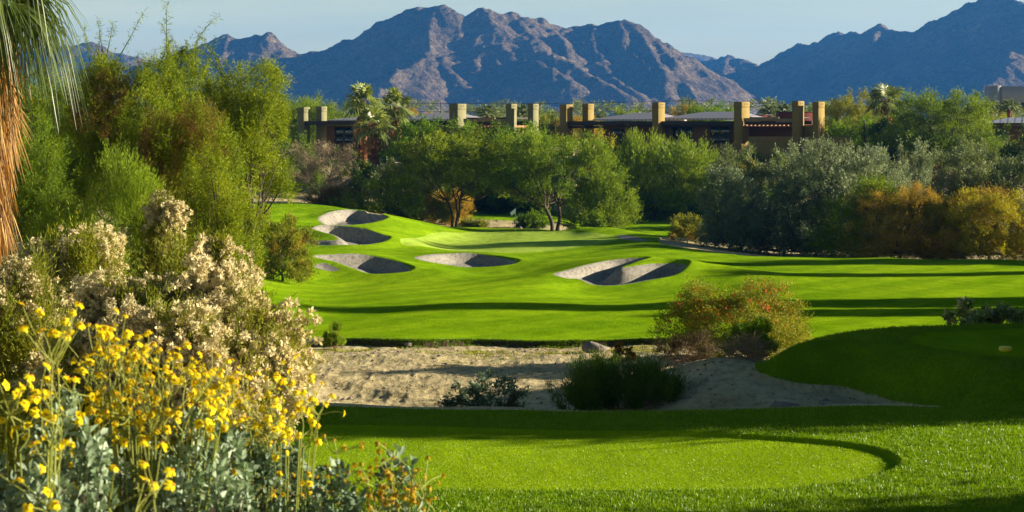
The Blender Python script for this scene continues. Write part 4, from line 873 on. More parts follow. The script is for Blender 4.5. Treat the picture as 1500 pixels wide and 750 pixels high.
for a_, b_, sag in [((600, 151), (1010, 147), .3), ((600, 163), (1010, 160), .3), ((1010, 147), (1560, 156), .5), ((600, 172), (1010, 170), .3)]:
    p, q = P(a_[0], a_[1], 300), P(b_[0], b_[1], 300); t = np.linspace(0, 1, 24)[:, None]; pts = p + (q - p) * t - UP * sag * 4 * t * (1 - t) - np.array([0, 300, CZ + 2])
    g = Geo(); g.tube(pts, .035, 4); g.build('wire', M['fascia'], pw)
for px in (598, 1010, 1562):
    g = Geo(); x = (px - 750) / F * 300; g.tube([(x, 0, -6.2), (x, 0, -2), (x, 0, 2.2)], .14, 6); g.build('pole', M['bark'], pw)

# ------------------------------------------------------------------ palms
M['frond'] = leaf_mat('fan palm frond', [(.02, .038, .008), (.08, .12, .02), (.32, .38, .11)], .35, .4, .35, (1.3, 1.2, .5))
M['frond_dead'] = leaf_mat('dead palm frond', [(.08, .038, .012), (.27, .145, .035), (.55, .38, .14)], .3, .2, .6, (1.3, 1, .6))
M['palm_bark'] = plain_mat('rough palm trunk', (.20, .085, .04), .95, .6, 4, .08, 12, .1)
M['date'] = leaf_mat('date palm frond', [(.05, .08, .035), (.13, .18, .07), (.28, .32, .15)], .3, .3, .4, (1.2, 1.2, .6))
def fan_frond(g, rng, o, d, pet, Rb, nseg=34, droop=.35, tone=.5, wf=1.0, spread=2.1):
    d = nrm(d); s = nrm(np.cross(d, UP + rng.normal(size=3) * .25)); nn = nrm(np.cross(s, d)); tip = o + d * pet - UP * pet * .06
    g.tube([o, o + d * pet * .5 + UP * pet * .03, tip], [.022 * wf, .018 * wf, .013 * wf], 4, .6)
    th = np.linspace(-spread, spread, nseg); ln = Rb * (1 - .22 * (np.abs(th) / spread) ** 2) * rng.uniform(.9, 1.08, nseg)
    dirs = np.cos(th)[:, None] * d + np.sin(th)[:, None] * s; dth = 2 * spread / nseg
    wdir = nrm(np.cross(dirs, nn)); fold = nn * .35
    fr = [0.0, .3, .58, .8, 1.0]; wd = [0.0, .3, .5, .32, .04] if nseg < 38 else [0.0, .3, .36, .22, .03]; V = []; n0 = 0; Qs = []
    dr = droop * rng.uniform(.6, 1.5, nseg)
    for f, w_ in zip(fr, wd):
        c = tip + dirs * (ln * f)[:, None] - UP * (dr * ln * max(0, f - .35) ** 1.6 * 1.6)[:, None]
        if f > .55: c = c + (dirs * -.12 * (ln * (f - .5))[:, None]) * dr[:, None]
        hw = (dth * ln * w_ * .5)[:, None]
        V += [c - wdir * hw + fold * hw * .6, c + wdir * hw - fold * hw * .6]
    V = np.stack(V, 1); m = nseg; i = np.arange(m)[:, None] * 10
    for k in range(4): Qs.append(i + np.array([[2 * k, 2 * k + 1, 2 * k + 3, 2 * k + 2]]))
    tn = np.clip(tone + rng.normal(size=m) * .16, 0, 1); g.quads(V.reshape(-1, 3), np.concatenate(Qs), np.concatenate([tn] * 4))
def fan_palm(label, px, D, crown_py, base_py, Rpx, seed, trunk_r, nf=26, skirt=0, near=False, group=None, zb=None):
    rng = np.random.default_rng(seed); p = P(px, crown_py, D); z0 = zb if zb is not None else P(px, base_py, D)[2]; H = p[2] - z0; Rr = Rpx / F * D
    root = empty('fan_palm', (p[0], D, z0), label, 'palm', group)
    g = Geo(); k = 26; zz = np.linspace(-.4, H, k); rr = trunk_r * (1.05 - .2 * np.linspace(0, 1, k)) * (1 + .10 * (np.arange(k) % 2)); g.tube([(math.sin(z * .4) * trunk_r * .3, 0, z) for z in zz], rr, 10)
    # old leaf bases stick out of the trunk
    n = 420; z = rng.uniform(0, H, n); a = rng.uniform(0, 6.28, n); e = np.stack([np.cos(a), np.sin(a), np.zeros(n)], 1)
    leaves(g, e * trunk_r * .9 + np.stack([0 * z, 0 * z, z], 1), e + UP * .9, trunk_r * 1.1, trunk_r * .5, rng, .5); g.build('trunk', M['palm_bark'], root)
    g = Geo(); top = np.array([0, 0, H])
    for i in range(nf):
        a = i * 2.39996 + rng.normal() * .2; el = math.radians(84 - 118 * ((i + .5) / nf) ** .9 + rng.normal() * 7)
        d = np.array([math.cos(a) * math.cos(el), math.sin(a) * math.cos(el), math.sin(el)]); pet = Rr * .48 * rng.uniform(.8, 1.1)
        el = el if near else math.radians(86 - 104 * ((i + .5) / nf))
        fan_frond(g, rng, top + UP * rng.uniform(-.25, .1) * Rr * .3, d, pet, Rr * .62, 56 if near else 16, .75 * (1 if near else .45) + .6 * (el < .5) * (1 if near else .5), rng.uniform(.08, .42) if near else rng.uniform(.4, .9), wf=1)
    g.build('crown', M['frond'], root)
    if skirt:
        g = Geo(); n = skirt; h = rng.uniform(0, 1, n); a = rng.uniform(0, 6.28, n); rad = trunk_r + Rr * .21 * (1 - h * .35) * rng.uniform(.4, 1.1, n)
        base = np.stack([np.cos(a) * rad, np.sin(a) * rad, H - Rr * .12 - h * H * .55], 1); L_ = Rr * rng.uniform(.2, .6, n)
        A = np.stack([np.cos(a) * .16, np.sin(a) * .16, -np.ones(n)], 1) + rng.normal(size=(n, 3)) * .10; blades(g, base, A, L_, .022 if near else .06, rng, np.clip(rng.normal(.5, .25, n), 0, 1), -.1)
        for i in range(26 if near else 6):     # whole folded dead fronds
            a = rng.uniform(0, 6.28); d = np.array([math.cos(a) * .45, math.sin(a) * .45, -1]); fan_frond(g, rng, top - UP * Rr * rng.uniform(.05, .5), d, Rr * .35, Rr * .6, 26 if near else 10, .5, .6, spread=.7)
        g.build('dead_skirt', M['frond_dead'], root)
    return root
fan_palm('huge shaggy fan palm with orange dead skirt at the left edge', -42, 28, -14, None, 168, 201, .26, 34, 2600, True, zb=gz(-8.7, 28))
fan_palm('tallest of the two close standing palms in front of the left villa', 532, 216, 149, None, 35, 202, .42, 19, 30, group='fan palms by the left villa', zb=gz(-18.8, 216) - .3)
fan_palm('lower of the two close standing palms, its crown across the villa window', 548, 205, 183, None, 36, 203, .46, 19, 30, group='fan palms by the left villa', zb=gz(-16.6, 205) - .3)
fan_palm('third palm with its crown just above the left villa roof', 578, 226, 158, None, 34, 204, .40, 19, 30, group='fan palms by the left villa', zb=CZ - 4.2)
fan_palm('lone fan palm with short red trunk right of the villas', 1297, 236, 148, None, 34, 205, .42, 20, 20, zb=CZ - 4.2)

def date_crown(g, rng, top, Rr, nf=30, k=16):
    for i in range(nf):
        a = i * 2.39996 + rng.normal() * .2; el = math.radians(80 - 85 * (i + .5) / nf + rng.normal() * 5); d = np.array([math.cos(a) * math.cos(el), math.sin(a) * math.cos(el), math.sin(el)])
        t = np.linspace(.06, 1, k)[:, None]; L_ = Rr * rng.uniform(.85, 1.1); sag = (.30 + .25 * math.cos(el)); pts = top + d * L_ * t - UP * sag * L_ * t ** 2.2
        tg = nrm(np.gradient(pts, axis=0)); s = nrm(np.cross(tg, UP)); 
        for sg in (-1, 1):
            leaves(g, np.repeat(pts, 2, 0), np.repeat(s * sg + tg * .8 + UP * .25, 2, 0) + rng.normal(size=(2 * k, 3)) * .12, Rr * .24 * np.repeat(np.sin(np.pi * np.clip(t.ravel() * .85 + .12, 0, 1)) + .2, 2), Rr * .035, rng, np.clip(rng.normal(.55, .2, 2 * k), 0, 1))
        g.tube(pts[::3], .03, 3, .6)
def date_palm(label, px, D, cpy, Rpx, seed, group='date palms beyond the villas'):
    rng = np.random.default_rng(seed); p = P(px, cpy, D); z0 = CZ - 4.2; H = max(1.0, p[2] - z0); root = empty('date_palm', (p[0], D, z0), label, 'palm', group)
    g = Geo(); g.tube([(0, 0, -.3), (0, 0, H * .5), (0, 0, H)], [.4, .34, .34], 8); g.build('trunk', M['palm_bark'], root)
    g = Geo(); date_crown(g, rng, np.array([0, 0, H]), Rpx / F * D, 26); g.build('crown', M['date'], root)
for px, D, cy, r, lab in [(715, 300, 168, 24, 'bushy date palm behind the left pergola'), (765, 320, 169, 24, 'date palm half hidden by the pair of slim chimneys'), (808, 330, 175, 18, 'small date palm between the grey and the ochre chimneys'),
   (1128, 300, 166, 22, 'date palm behind the right pergola'), (1148, 305, 165, 22, 'date palm against the dull red wall'), (1226, 270, 164, 22, 'dark date palm right of the last chimney'),
   (880, 340, 172, 16, 'small date palm behind the ochre chimney pair'), (1452, 290, 163, 26, 'dark date palm left of the white building'), (1478, 285, 162, 26, 'dark date palm in front of the white building'), (1440, 258, 170, 22, 'fan shaped date palm left of the small tiled house')]:
    date_palm(lab, px, D, cy, r, 300 + int(px))
# far grove that reads as one mass
rng = np.random.default_rng(77); g = Geo()
for i in range(230):
    D = rng.uniform(380, 620); x = rng.uniform(-.34, .42) * D; date_crown(g, rng, np.array([x, D, CZ - 4.2 + rng.uniform(5.5, 8.6)]), rng.uniform(3.2, 4.4), 16, 7)
tag(g.build('palm_grove', M['date']), 'far band of date palm tops under the mountains', kind='stuff')
rng = np.random.default_rng(78); g = Geo()
lb = [(np.array([rng.uniform(-.36, .42) * D, D, CZ - 4.2 + rng.uniform(.5, 2.2)]), np.array([rng.uniform(4, 9), 4, rng.uniform(2.0, 3.6)])) for D in rng.uniform(290, 420, 190)]
crown(g, rng, lb, 26000, 1.0, 5, .5, .2, out=.8, up=.4, jit=.5, spread=.7, fill=.4, rough=.2); tag(g.build('scrub_belt', M['l_palo']), 'belt of green trees and scrub behind the villas', kind='stuff')
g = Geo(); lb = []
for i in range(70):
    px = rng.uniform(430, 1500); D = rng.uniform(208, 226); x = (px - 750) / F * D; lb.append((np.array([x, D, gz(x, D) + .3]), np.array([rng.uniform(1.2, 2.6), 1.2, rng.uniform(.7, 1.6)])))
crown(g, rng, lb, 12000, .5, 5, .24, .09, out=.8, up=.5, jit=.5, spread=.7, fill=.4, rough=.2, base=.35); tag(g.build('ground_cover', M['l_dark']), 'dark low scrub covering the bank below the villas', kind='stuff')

# ------------------------------------------------------------------ trees outside the frame whose long shadows cross the turf
SHADE_LABEL = {901: 'slender tree out of frame beside the far edge of the near tee', 902: 'low tree out of frame beside the near bank of the right tee', 903: 'low tree out of frame beside the yellow tee marker', 904: 'tree out of frame beside the back of the right tee',
  905: 'tree out of frame just behind the right tee', 906: 'taller tree out of frame in the second row beside the tee marker', 912: 'tallest tree out of frame in the second row behind the right tee', 913: 'rearmost tree out of frame behind the right tee',
  914: 'slender tree out of frame nearest the camera', 915: 'rounder tree out of frame close to the camera', 907: 'tall tree out of frame shading the middle of the fairway', 910: 'small thin tree out of frame beside the fairway',
  908: 'tall tree out of frame beside the far fairway', 909: 'thin tree out of frame casting the faint fairway streak', 916: 'farthest tree out of frame beside the fairway end'}
def shade_tree(x, y, H, w_, seed, sp='palo', lobes=10):
    D = y; px = 750 + x / D * F; z = gz(x, y); top = HOR - (z + H - CZ) / D * F
    plant('palo_verde_tree', SHADE_LABEL[seed], 'tree', px, top, w_ / D * F, D, sp, seed, n=13000, lobes=lobes, group='trees right of the frame', lscale=2.3, twigs=3)
for a in SHADE: shade_tree(*a)

# ------------------------------------------------------------------ fluffy desert brooms
def puff_cloud(g, rng, Pc, axis, n_puff, L_, pr, k=26):
    """plumes of seed fluff: each plume is a short row of little tufts"""
    for i in range(len(Pc)):
        m = rng.integers(max(2, n_puff - 2), n_puff + 3); t = rng.uniform(0, 1, m)[:, None]
        c = Pc[i] + axis[i] * L_ * t + rng.normal(size=(m, 3)) * pr * 1.0
        d = rdir(rng, m * k); d[:, 2] += .15; rr = pr * rng.uniform(.7, 1.15, m * k)
        st = np.repeat(np.clip(rng.normal(.5, .16, m), 0, 1), k)
        leaves(g, np.repeat(c, k, 0) + d * rr[:, None] * .25, d, rr, pr * .6, rng, np.clip(st + rng.normal(size=m * k) * .1, 0, 1))
def broom(label, px, top, width, D, seed, n_tuft, tuft_side=0.0, pr=.040, ls=.36, n=None, lobes=11, dens=1.0, green='l_olive', zlow=.35, L_=.20):
    rng = np.random.default_rng(seed); x = (px - 750) / F * D; zg = gz(x, D); w_ = width / F * D; H = CZ - (top - HOR) / F * D - zg
    root = empty('desert_broom', (x, D, zg), label, 'bush', 'cream tufted desert brooms')
    lb = make_lobes(rng, w_ * .93, w_ * .7, H * .90, lobes, True, (.26, .42)); g = Geo(); n = n or int(8500 * w_ * H / 5 * dens)
    crown(g, rng, lb, n, .30, 9, .055, .008, out=.6, up=.75, jit=.35, spread=.35, fill=.65, rough=.22, bl=True, zmin=.02, per=40, clump=.16, base=.45)
    g.build('foliage', M[green], root)
    g = Geo(); limbs(g, rng, np.zeros(3), lb, .035, 4, 9, .004, fork=.2); g.build('stems', M['l_brown_w'], root, True)
    # tufts gather on the outer, sunny and upper skin
    c = np.array([l[0] for l in lb]); r = np.array([l[1] for l in lb]); g = Geo(); k = 0; PP = []; AA = []
    hubs = []
    while len(PP) < n_tuft and k < 60000:
        k += 1
        if not hubs or rng.random() < .22:
            li = rng.integers(len(lb)); d = rdir(rng, 1)[0]; d[2] = abs(d[2]) * .9 if rng.random() < .85 else d[2]
            h = c[li] + d * r[li] * (.9 + .14 * rng.random())
            if h[2] < zlow * H: continue
            if any(((h - c[j]) / r[j]) @ ((h - c[j]) / r[j]) < .80 for j in range(len(lb)) if j != li): continue
            if rng.random() > .5 + tuft_side * h[0] / (w_ / 2) : continue
            hubs.append((h, d)); continue
        h, d = hubs[rng.integers(len(hubs))]; p = h + np.clip(rng.normal(size=3), -1.5, 1.5) * np.array([.11, .08, .10]) ; PP.append(p); AA.append(nrm(d * .8 + UP * .5 + rng.normal(size=3) * .35))
    puff_cloud(g, rng, np.array(PP), np.array(AA), 6, L_, pr); g.build('seed_fluff', M['fluff'], root)
    return root
M['l_needle'] = leaf_mat('deep green needle leaf', [(.03, .07, .012), (.07, .14, .02), (.13, .23, .03)], .3)  # deep green leaf of the upright needle bushes
M['l_drab'] = leaf_mat('drab dead twig', [(.05, .036, .02), (.11, .08, .045), (.20, .15, .09)], .15, .1, .8, (1, 1, 1))
M['l_brown_w'] = plain_mat('reddish brown stem', (.20, .095, .045), .9, .4, 6)
broom('far left cream tufted bush right under the palm skirt', 16, 318, 130, 17.5, 401, 400, .1)
broom('upright cream tufted bush in front of the bright green bush', 118, 272, 190, 20, 402, 760, .1, lobes=13)
broom('cream tufted bush with a narrow dense top, second from the right', 252, 284, 150, 22, 403, 640, 0, lobes=10)
broom('rounded cream tufted bush closest to the green grass', 334, 318, 115, 22.5, 404, 560, 0, lobes=10)
broom('largest front cream tufted bush, heavy tufts down its right flank', 222, 345, 470, 15.5, 405, 1900, .6, lobes=20, dens=1.0, pr=.048, zlow=.12)
plant('desert_broom', 'small olive and tan bush on the grass left of the bunkers', 'bush', 414, 313, 88, 92, 'olive', 406, lobes=10, mix=[('gold', .6, 5)], lscale=.8)
# ------------------------------------------------------------------ mid foreground bushes
def small_bush(name, label, px, top, width, D, mat, seed, n, sl, k, LL, LW, o, lobes=9, cat='bush', stem='l_brown_w', stems=4, twigs=8, zoff=0, depth=.8, build_st=True):
    rng = np.random.default_rng(seed); x = (px - 750) / F * D; zg = gz(x, D) + zoff; w_ = width / F * D; H = CZ - (top - HOR) / F * D - zg
    root = empty(name, (x, D, zg), label, cat); lb = make_lobes(rng, w_ * .92, w_ * depth, H * .9, lobes, True, (.28, .42)); g = Geo(); crown(g, rng, lb, n, sl, k, LL, LW, zmin=.01, **o); g.build('foliage', M[mat], root)
    if build_st: g = Geo(); limbs(g, rng, np.zeros(3), lb, .022, stems, twigs, .003, fork=.12); g.build('stems', M[stem], root, True)
    return root, lb, rng
rt, lb, rg = small_bush('flowering_bush', 'large round bush sprinkled with orange red blossoms', 1076, 397, 235, 42.5, 'l_olive', 501, 8500, .30, 8, .055, .020, dict(out=.8, up=.5, jit=.5, spread=.8, fill=.7, rough=.2, per=30, clump=.14), lobes=14)
g = Geo(); c = np.array([l[0] for l in lb]); r = np.array([l[1] for l in lb]); li = rg.integers(0, len(lb), 420); d = rdir(rg, 420); d[:, 2] = np.abs(d[:, 2]); pp = c[li] + d * r[li] * 1.08; pp = pp[pp[:, 2] > .9][:230]
leaves(g, np.repeat(pp, 6, 0) + rg.normal(size=(len(pp) * 6, 3)) * .04, rdir(rg, len(pp) * 6) + UP * .5, .06, .028, rg, rg.uniform(0, 1, len(pp) * 6)); tag(g.build('blossoms', M['orange_bloom'], rt), kind='stuff')
small_bush('green_bush', 'vivid light green bush at the foot of the orange flowering one', 1100, 470, 80, 37.5, 'l_bright', 502, 1500, .22, 8, .06, .016, dict(out=.7, up=.9, jit=.3, spread=.4, fill=.7, rough=.15), lobes=6)
small_bush('dry_twig_bush', 'tangle of pale bare twigs beside the shaded tee', 1092, 498, 90, 36.3, 'l_straw', 503, 260, .35, 6, .16, .010, dict(out=1., up=.4, jit=.7, spread=.7, fill=.9, bl=True), lobes=5, stem='bark_pale', twigs=14)
small_bush('dry_twig_bush', 'dark tangle of dead twigs left of the orange flowering bush', 1005, 492, 90, 40.5, 'l_drab', 504, 500, .3, 7, .10, .008, dict(out=.9, up=.4, jit=.7, spread=.7, fill=.9, bl=True), lobes=6, twigs=12)
small_bush('dark_green_bush', 'dark upright needle leaved bush on the shaded dirt mound', 916, 542, 180, 34.5, 'l_needle', 505, 4600, .42, 9, .07, .010, dict(out=.35, up=1.2, jit=.25, spread=.25, fill=.7, rough=.15, bl=True), lobes=18)
small_bush('dark_green_bush', 'lower left shoulder bush joined to the dark upright one', 858, 572, 70, 34.0, 'l_needle', 506, 900, .35, 9, .07, .010, dict(out=.5, up=1.1, jit=.3, spread=.3, fill=.7, bl=True), lobes=6)
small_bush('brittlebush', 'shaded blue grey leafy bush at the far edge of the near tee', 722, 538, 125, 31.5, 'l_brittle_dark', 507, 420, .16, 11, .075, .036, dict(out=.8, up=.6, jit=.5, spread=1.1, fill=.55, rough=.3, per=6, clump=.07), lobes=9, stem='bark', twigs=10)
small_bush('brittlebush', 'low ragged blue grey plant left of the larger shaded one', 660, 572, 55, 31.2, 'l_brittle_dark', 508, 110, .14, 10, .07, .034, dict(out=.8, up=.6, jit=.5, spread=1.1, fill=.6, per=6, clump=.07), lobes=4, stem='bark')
small_bush('small_shrub', 'small dark round shrub at the fairway edge above the dirt', 490, 463, 34, 47.6, 'l_palo', 509, 700, .18, 8, .08, .012, dict(out=.9, up=.7, jit=.35, spread=.4, fill=.8, bl=True), lobes=4, zoff=0)
small_bush('dry_clump', 'reddish brown withered plant right of the boulder', 913, 497, 40, 42.0, 'l_brown', 510, 160, .15, 9, .07, .03, dict(out=.8, up=.4, jit=.6, spread=1., fill=.8), lobes=4)
rt, lb, rg = small_bush('leafy_weed', 'leafy plant with pale glints painted on its leaves behind the shaded tee', 1445, 430, 165, 39.6, 'l_glint', 511, 2600, .14, 8, .09, .05, dict(out=.6, up=.8, jit=.5, spread=1., fill=.7, rough=.2), lobes=24, stem='l_brown_w')
g = Geo()
for q in (.25, .7): 
    x = (q - .5) * 1.5; g.tube([(x, 0, .3), (x + .03, 0, .9)], [.01, .006], 4); k = 12; leaves(g, np.stack([np.full(k, x), np.zeros(k), rg.uniform(.55, .95, k)], 1), rdir(rg, k) + UP * .4, .14, .06, rg, .3)
g.build('shoot', M['l_glint'], rt)
small_bush('flowering_weed', 'tiny yellow flowered weed on the shaded dirt', 917 + 137, 522, 16, 37.5, 'yellow_petal', 512, 30, .04, 5, .04, .03, dict(out=.8, up=.8, jit=.4, spread=1), lobes=2, twigs=2)
# agave rosette
rng = np.random.default_rng(520); ax, ay = ground_pt(836, 598, 28, 45); rt = empty('agave', (ax, ay, gz(ax, ay)), 'little dark spiky rosette left of the dark bush', 'plant')
g = Geo(); k = 16; a = rng.uniform(0, 6.28, k); blades(g, np.zeros((k, 3)), np.stack([np.cos(a) * .6, np.sin(a) * .6, np.ones(k)], 1), rng.uniform(.18, .3, k), .04, rng, .3); g.build('leaf_rosette', M['l_dark'], rt)

# ------------------------------------------------------------------ rocks, tee marker, flag
M['boulder'] = plain_mat('granite boulder', (.20, .175, .15), .95, .35, 5, .03, 9, .1)
def rock(px, py, wpx, hpx, lo, hi, seed, label, name='rock'):
    rng = np.random.default_rng(seed); x, y = ground_pt(px, py, lo, hi); w_ = wpx / F * y / 2; h_ = hpx / F * y; me = bpy.data.meshes.new(name); import bmesh
    bm = bmesh.new(); bmesh.ops.create_icosphere(bm, subdivisions=3, radius=1)
    cut = rdir(rng, 9); dd = rng.uniform(.62, .9, 9)
    for v in bm.verts:
        p = np.array(v.co)
        for c_, d_ in zip(cut, dd):
            t = p @ c_ - d_
            if t > 0: p = p - c_ * t
        p = p * (1 + .05 * dnoise(p[None] * 2, np.random.default_rng(seed))[0]); v.co = (p[0] * w_, p[1] * w_ * .7, p[2] * h_ * .95 + h_ * .25)
    bm.to_mesh(me); bm.free(); me.materials.append(M['boulder']); o = bpy.data.objects.new(name, me); C.objects.link(o); o.location = (x, y, gz(x, y)); o.rotation_euler = (0, 0, rng.uniform(-.3, .3)); tag(o, label, 'rock', 'rocks on the dirt'); return o
rock(870, 508, 44, 13, 38, 50, 1, 'largest angular grey boulder beside the fairway edge', 'boulder')
rock(452, 498, 36, 9, 40, 50, 2, 'flat dark rock left of the small round shrub')
rock(598, 498, 14, 4, 40, 50, 3, 'small pale stone under the fairway edge')
rock(1150, 592, 50, 14, 28, 40, 4, 'half buried rock in the shaded dirt right of the mound')
rock(545, 502, 9, 3, 40, 50, 5, 'pebble sized stone nearest the small round shrub')
rock(762, 334, 6, 4, 150, 185, 6, 'pale stone just behind the flag')
rng = np.random.default_rng(9); g = Geo(); k = 1500; D = rng.uniform(30, 47, k); u = rng.uniform(-.14, .26, k); x = u * D; z = full_z(x[:, None], D[:, None])[:, 0]
keep = (sdf(fair, x, D) > .15) & (sdf(tee_right, x, D) > .8) & (sdf(tee_near, x, D) > 2); x, D, z = x[keep], D[keep], z[keep]
leaves(g, np.stack([x, D, z], 1), np.stack([rng.normal(size=len(x)), rng.normal(size=len(x)) * .3, np.full(len(x), .35)], 1), rng.uniform(.02, .10, len(x)), rng.uniform(.01, .04, len(x)), rng, rng.uniform(0, 1, len(x))); tag(g.build('dry_litter', M['l_brown']), 'scattered dry leaves and twigs on the dirt', kind='stuff')
g = Geo(); k = 900; Dp = rng.uniform(30, 47.5, k); xp = rng.uniform(-.14, .26, k) * Dp; kp = (sdf(fair, xp, Dp) > .15) & (sdf(tee_right, xp, Dp) > 1.2) & (sdf(tee_near, xp, Dp) > 3); xp, Dp = xp[kp], Dp[kp]; zp = full_z(xp[:, None], Dp[:, None])[:, 0]
for a_, b_, c_ in zip(xp, Dp, zp):
    r_ = .012 + .05 * rng.random() ** 3; q_ = rdir(rng, 6) * r_ * rng.uniform(.7, 1.2, (6, 1)); o6 = np.array([[1, 0, 0], [0, 1, 0], [-1, 0, 0], [0, -1, 0], [0, 0, 1], [0, 0, -.6]]) * r_ * rng.uniform(.6, 1.3, (6, 3)) * np.array([1.3, 1, .8])
    g.quads(o6 + np.array([a_, b_, c_ + r_ * .2]), [(0, 1, 4, 4), (1, 2, 4, 4), (2, 3, 4, 4), (3, 0, 4, 4)])
tag(g.build('pebbles', M['boulder']), 'small pebbles strewn over the dirt', kind='stuff')
g = Geo(); k = 2200; D = 47.3 - np.abs(rng.normal(0, 1.8, k)); u = rng.uniform(-.12, .1, k) ; x = u * D; hub = fbm(x / 1.1, D / .7, 2) > .5; x, D = x[hub], D[hub]; z = full_z(x[:, None], D[:, None])[:, 0]
keep = sdf(fair, x, D) > .1; x, D, z = x[keep], D[keep], z[keep]; pp = np.repeat(np.stack([x, D, z], 1), 4, 0); pp[:, :2] += rng.normal(size=(len(pp), 2)) * .06
leaves(g, pp, rng.normal(size=pp.shape) * .5 + UP, .07, .018, rng, rng.uniform(0, 1, len(pp))); tag(g.build('weeds', M['l_olive']), 'thin green weeds growing below the fairway edge', kind='stuff')

mk_ = plain_mat('yellow painted marker', (.80, .64, .05), .5, .15, 12, .004, 40, .4)
mx_, my_ = at_z(1473, 513, Zt + .03); g = Geo(); th = np.arange(16) * 2 * np.pi / 16; rings = [(.0, .0), (.10, .0), (.135, .03), (.135, .08), (.11, .105), (.0, .115)]
V = np.concatenate([np.stack([np.cos(th) * r_, np.sin(th) * r_ * .8, np.full(16, z_)], 1) for r_, z_ in rings]); qi = []
for i in range(5):
    for j in range(16): qi.append((i * 16 + j, i * 16 + (j + 1) % 16, (i + 1) * 16 + (j + 1) % 16, (i + 1) * 16 + j))
g.quads(V, qi); o = g.build('tee_marker', mk_, None, True); o.location = (mx_, my_, gz(mx_, my_) - .005); tag(o, 'yellow tee marker on the shaded tee', 'tee marker')

fx, fy = ground_pt(755, 338.6, 140, 175); fz = gz(fx, fy); fl = empty('golf_flag', (fx, fy, fz), 'white flag on a thin pole in the green', 'flag')
M['white'] = plain_mat('white paint', (.8, .8, .8), .5, .03, 3)
g = Geo(); g.tube([(0, 0, -.05), (0, 0, 1.1), (0, 0, 2.2)], .03, 8); g.build('pole', M['white'], fl, True)
g = Geo(); V = []; nu, nv = 8, 5
for side in (0, 1):
    for i in range(nu):
        for j in range(nv):
            a = i / (nu - 1); b = j / (nv - 1); V.append((-.02 - a * .50 * (1 - .25 * b), .05 * math.sin(a * 5 + b) + side * .006, 2.18 - b * .46 * (1 - .5 * a) - a * .42 - .05 * a * b))
qi = [(s * nu * nv + i * nv + j, s * nu * nv + i * nv + j + 1, s * nu * nv + (i + 1) * nv + j + 1, s * nu * nv + (i + 1) * nv + j) for s in (0, 1) for i in range(nu - 1) for j in range(nv - 1)]
g.quads(V, qi); g.build('flag_cloth', M['white'], fl, True)
g = Geo(); g.tube([(0, 0, -.12), (0, 0, .004)], .054, 12); g.build('cup', M['white'], fl)

# ------------------------------------------------------------------ near grass
def grass(name, poly_in, excl, n, hgt, wdt, mat, seed, Dlo, Dhi, ulo, uhi, label):
    rng = np.random.default_rng(seed); D = 1 / rng.uniform(1 / Dhi, 1 / Dlo, n); x = rng.uniform(ulo, uhi, n) * D
    keep = sdf(poly_in, x, D) < .5 if poly_in is not None else np.ones(n, bool)
    for e, s in excl: keep &= (sdf(e, x, D) * s > 0)
    x, D = x[keep], D[keep]; z = full_z(x[:, None], D[:, None])[:, 0]
    cl = fbm(x / .25, D / .25, 3); n = len(x); A = rng.normal(size=(n, 3)) * .38 + UP
    g = Geo(); leaves(g, np.stack([x, D, z - .003], 1), A, hgt * rng.uniform(.5, 1.4, n) * (.6 + .8 * cl), wdt * rng.uniform(.7, 1.3, n), rng, np.clip(.15 + cl * .6 + rng.normal(size=n) * .14, 0, 1)); tag(g.build(name, mat), label, kind='stuff')
grass('grass', tee_inner, [(tee_inner, -1)], 170000, .014, .008, M['blade'], 601, 19.8, 26, -.14, .32, 'short upright blades of the near tee')
grass('grass', tee_near, [(tee_inner, 1)], 170000, .042, .010, M['blade_rough'], 602, 17.5, 27.2, -.14, .34, 'longer blades round the near tee')
grass('grass', tee_right, [(tee_right_in, 1)], 90000, .045, .013, M['blade_rough'], 603, 27, 40, .12, .36, 'longer blades on the shaded tee bank')
# overhanging turf fringe at the fairway edge
rng = np.random.default_rng(604); e = [q for q in range(len(fair)) if fair[q, 1] < 50 and -9 < fair[q, 0] < 9]; pts = fair[e]; k = 14000; i = rng.integers(0, len(pts) - 1, k); t = rng.uniform(0, 1, k)[:, None]
q = pts[i] * (1 - t) + pts[i + 1] * t + rng.normal(size=(k, 2)) * np.array([.03, .10]); z = full_z(q[:, :1], q[:, 1:])[:, 0]; g = Geo()
leaves(g, np.stack([q[:, 0], q[:, 1], z], 1), rng.normal(size=(k, 3)) * .5 + np.array([0, -.4, .8]), .06, .016, rng, rng.uniform(0, 1, k)); tag(g.build('grass', M['blade_rough']), 'ragged grass fringe hanging over the dirt', kind='stuff')

# ------------------------------------------------------------------ yellow brittlebushes close to the camera
def ovals(g, Pb, A, L, W, rng, tone):
    n = len(Pb); A = nrm(A); s = nrm(np.cross(A, rdir(rng, n))); nn = np.cross(A, s); L = np.broadcast_to(L, (n,))[:, None]; W = np.broadcast_to(W, (n,))[:, None]
    V = np.stack([Pb, Pb + A * L * .3 + s * W * .36 + nn * W * .12, Pb + A * L * .62 + s * W * .5 + nn * W * .16, Pb + A * L - nn * L * .08, Pb + A * L * .62 - s * W * .5 + nn * W * .16, Pb + A * L * .3 - s * W * .36 + nn * W * .12, Pb + A * L * .35, Pb + A * L * .7], 1)
    i = np.arange(n)[:, None] * 8; g.quads(V.reshape(-1, 3), np.concatenate([i + np.array([[0, 1, 2, 6]]), i + np.array([[6, 2, 3, 7]]), i + np.array([[7, 3, 4, 6]]), i + np.array([[6, 4, 5, 0]])]), np.concatenate([np.broadcast_to(tone, (n,))] * 4))
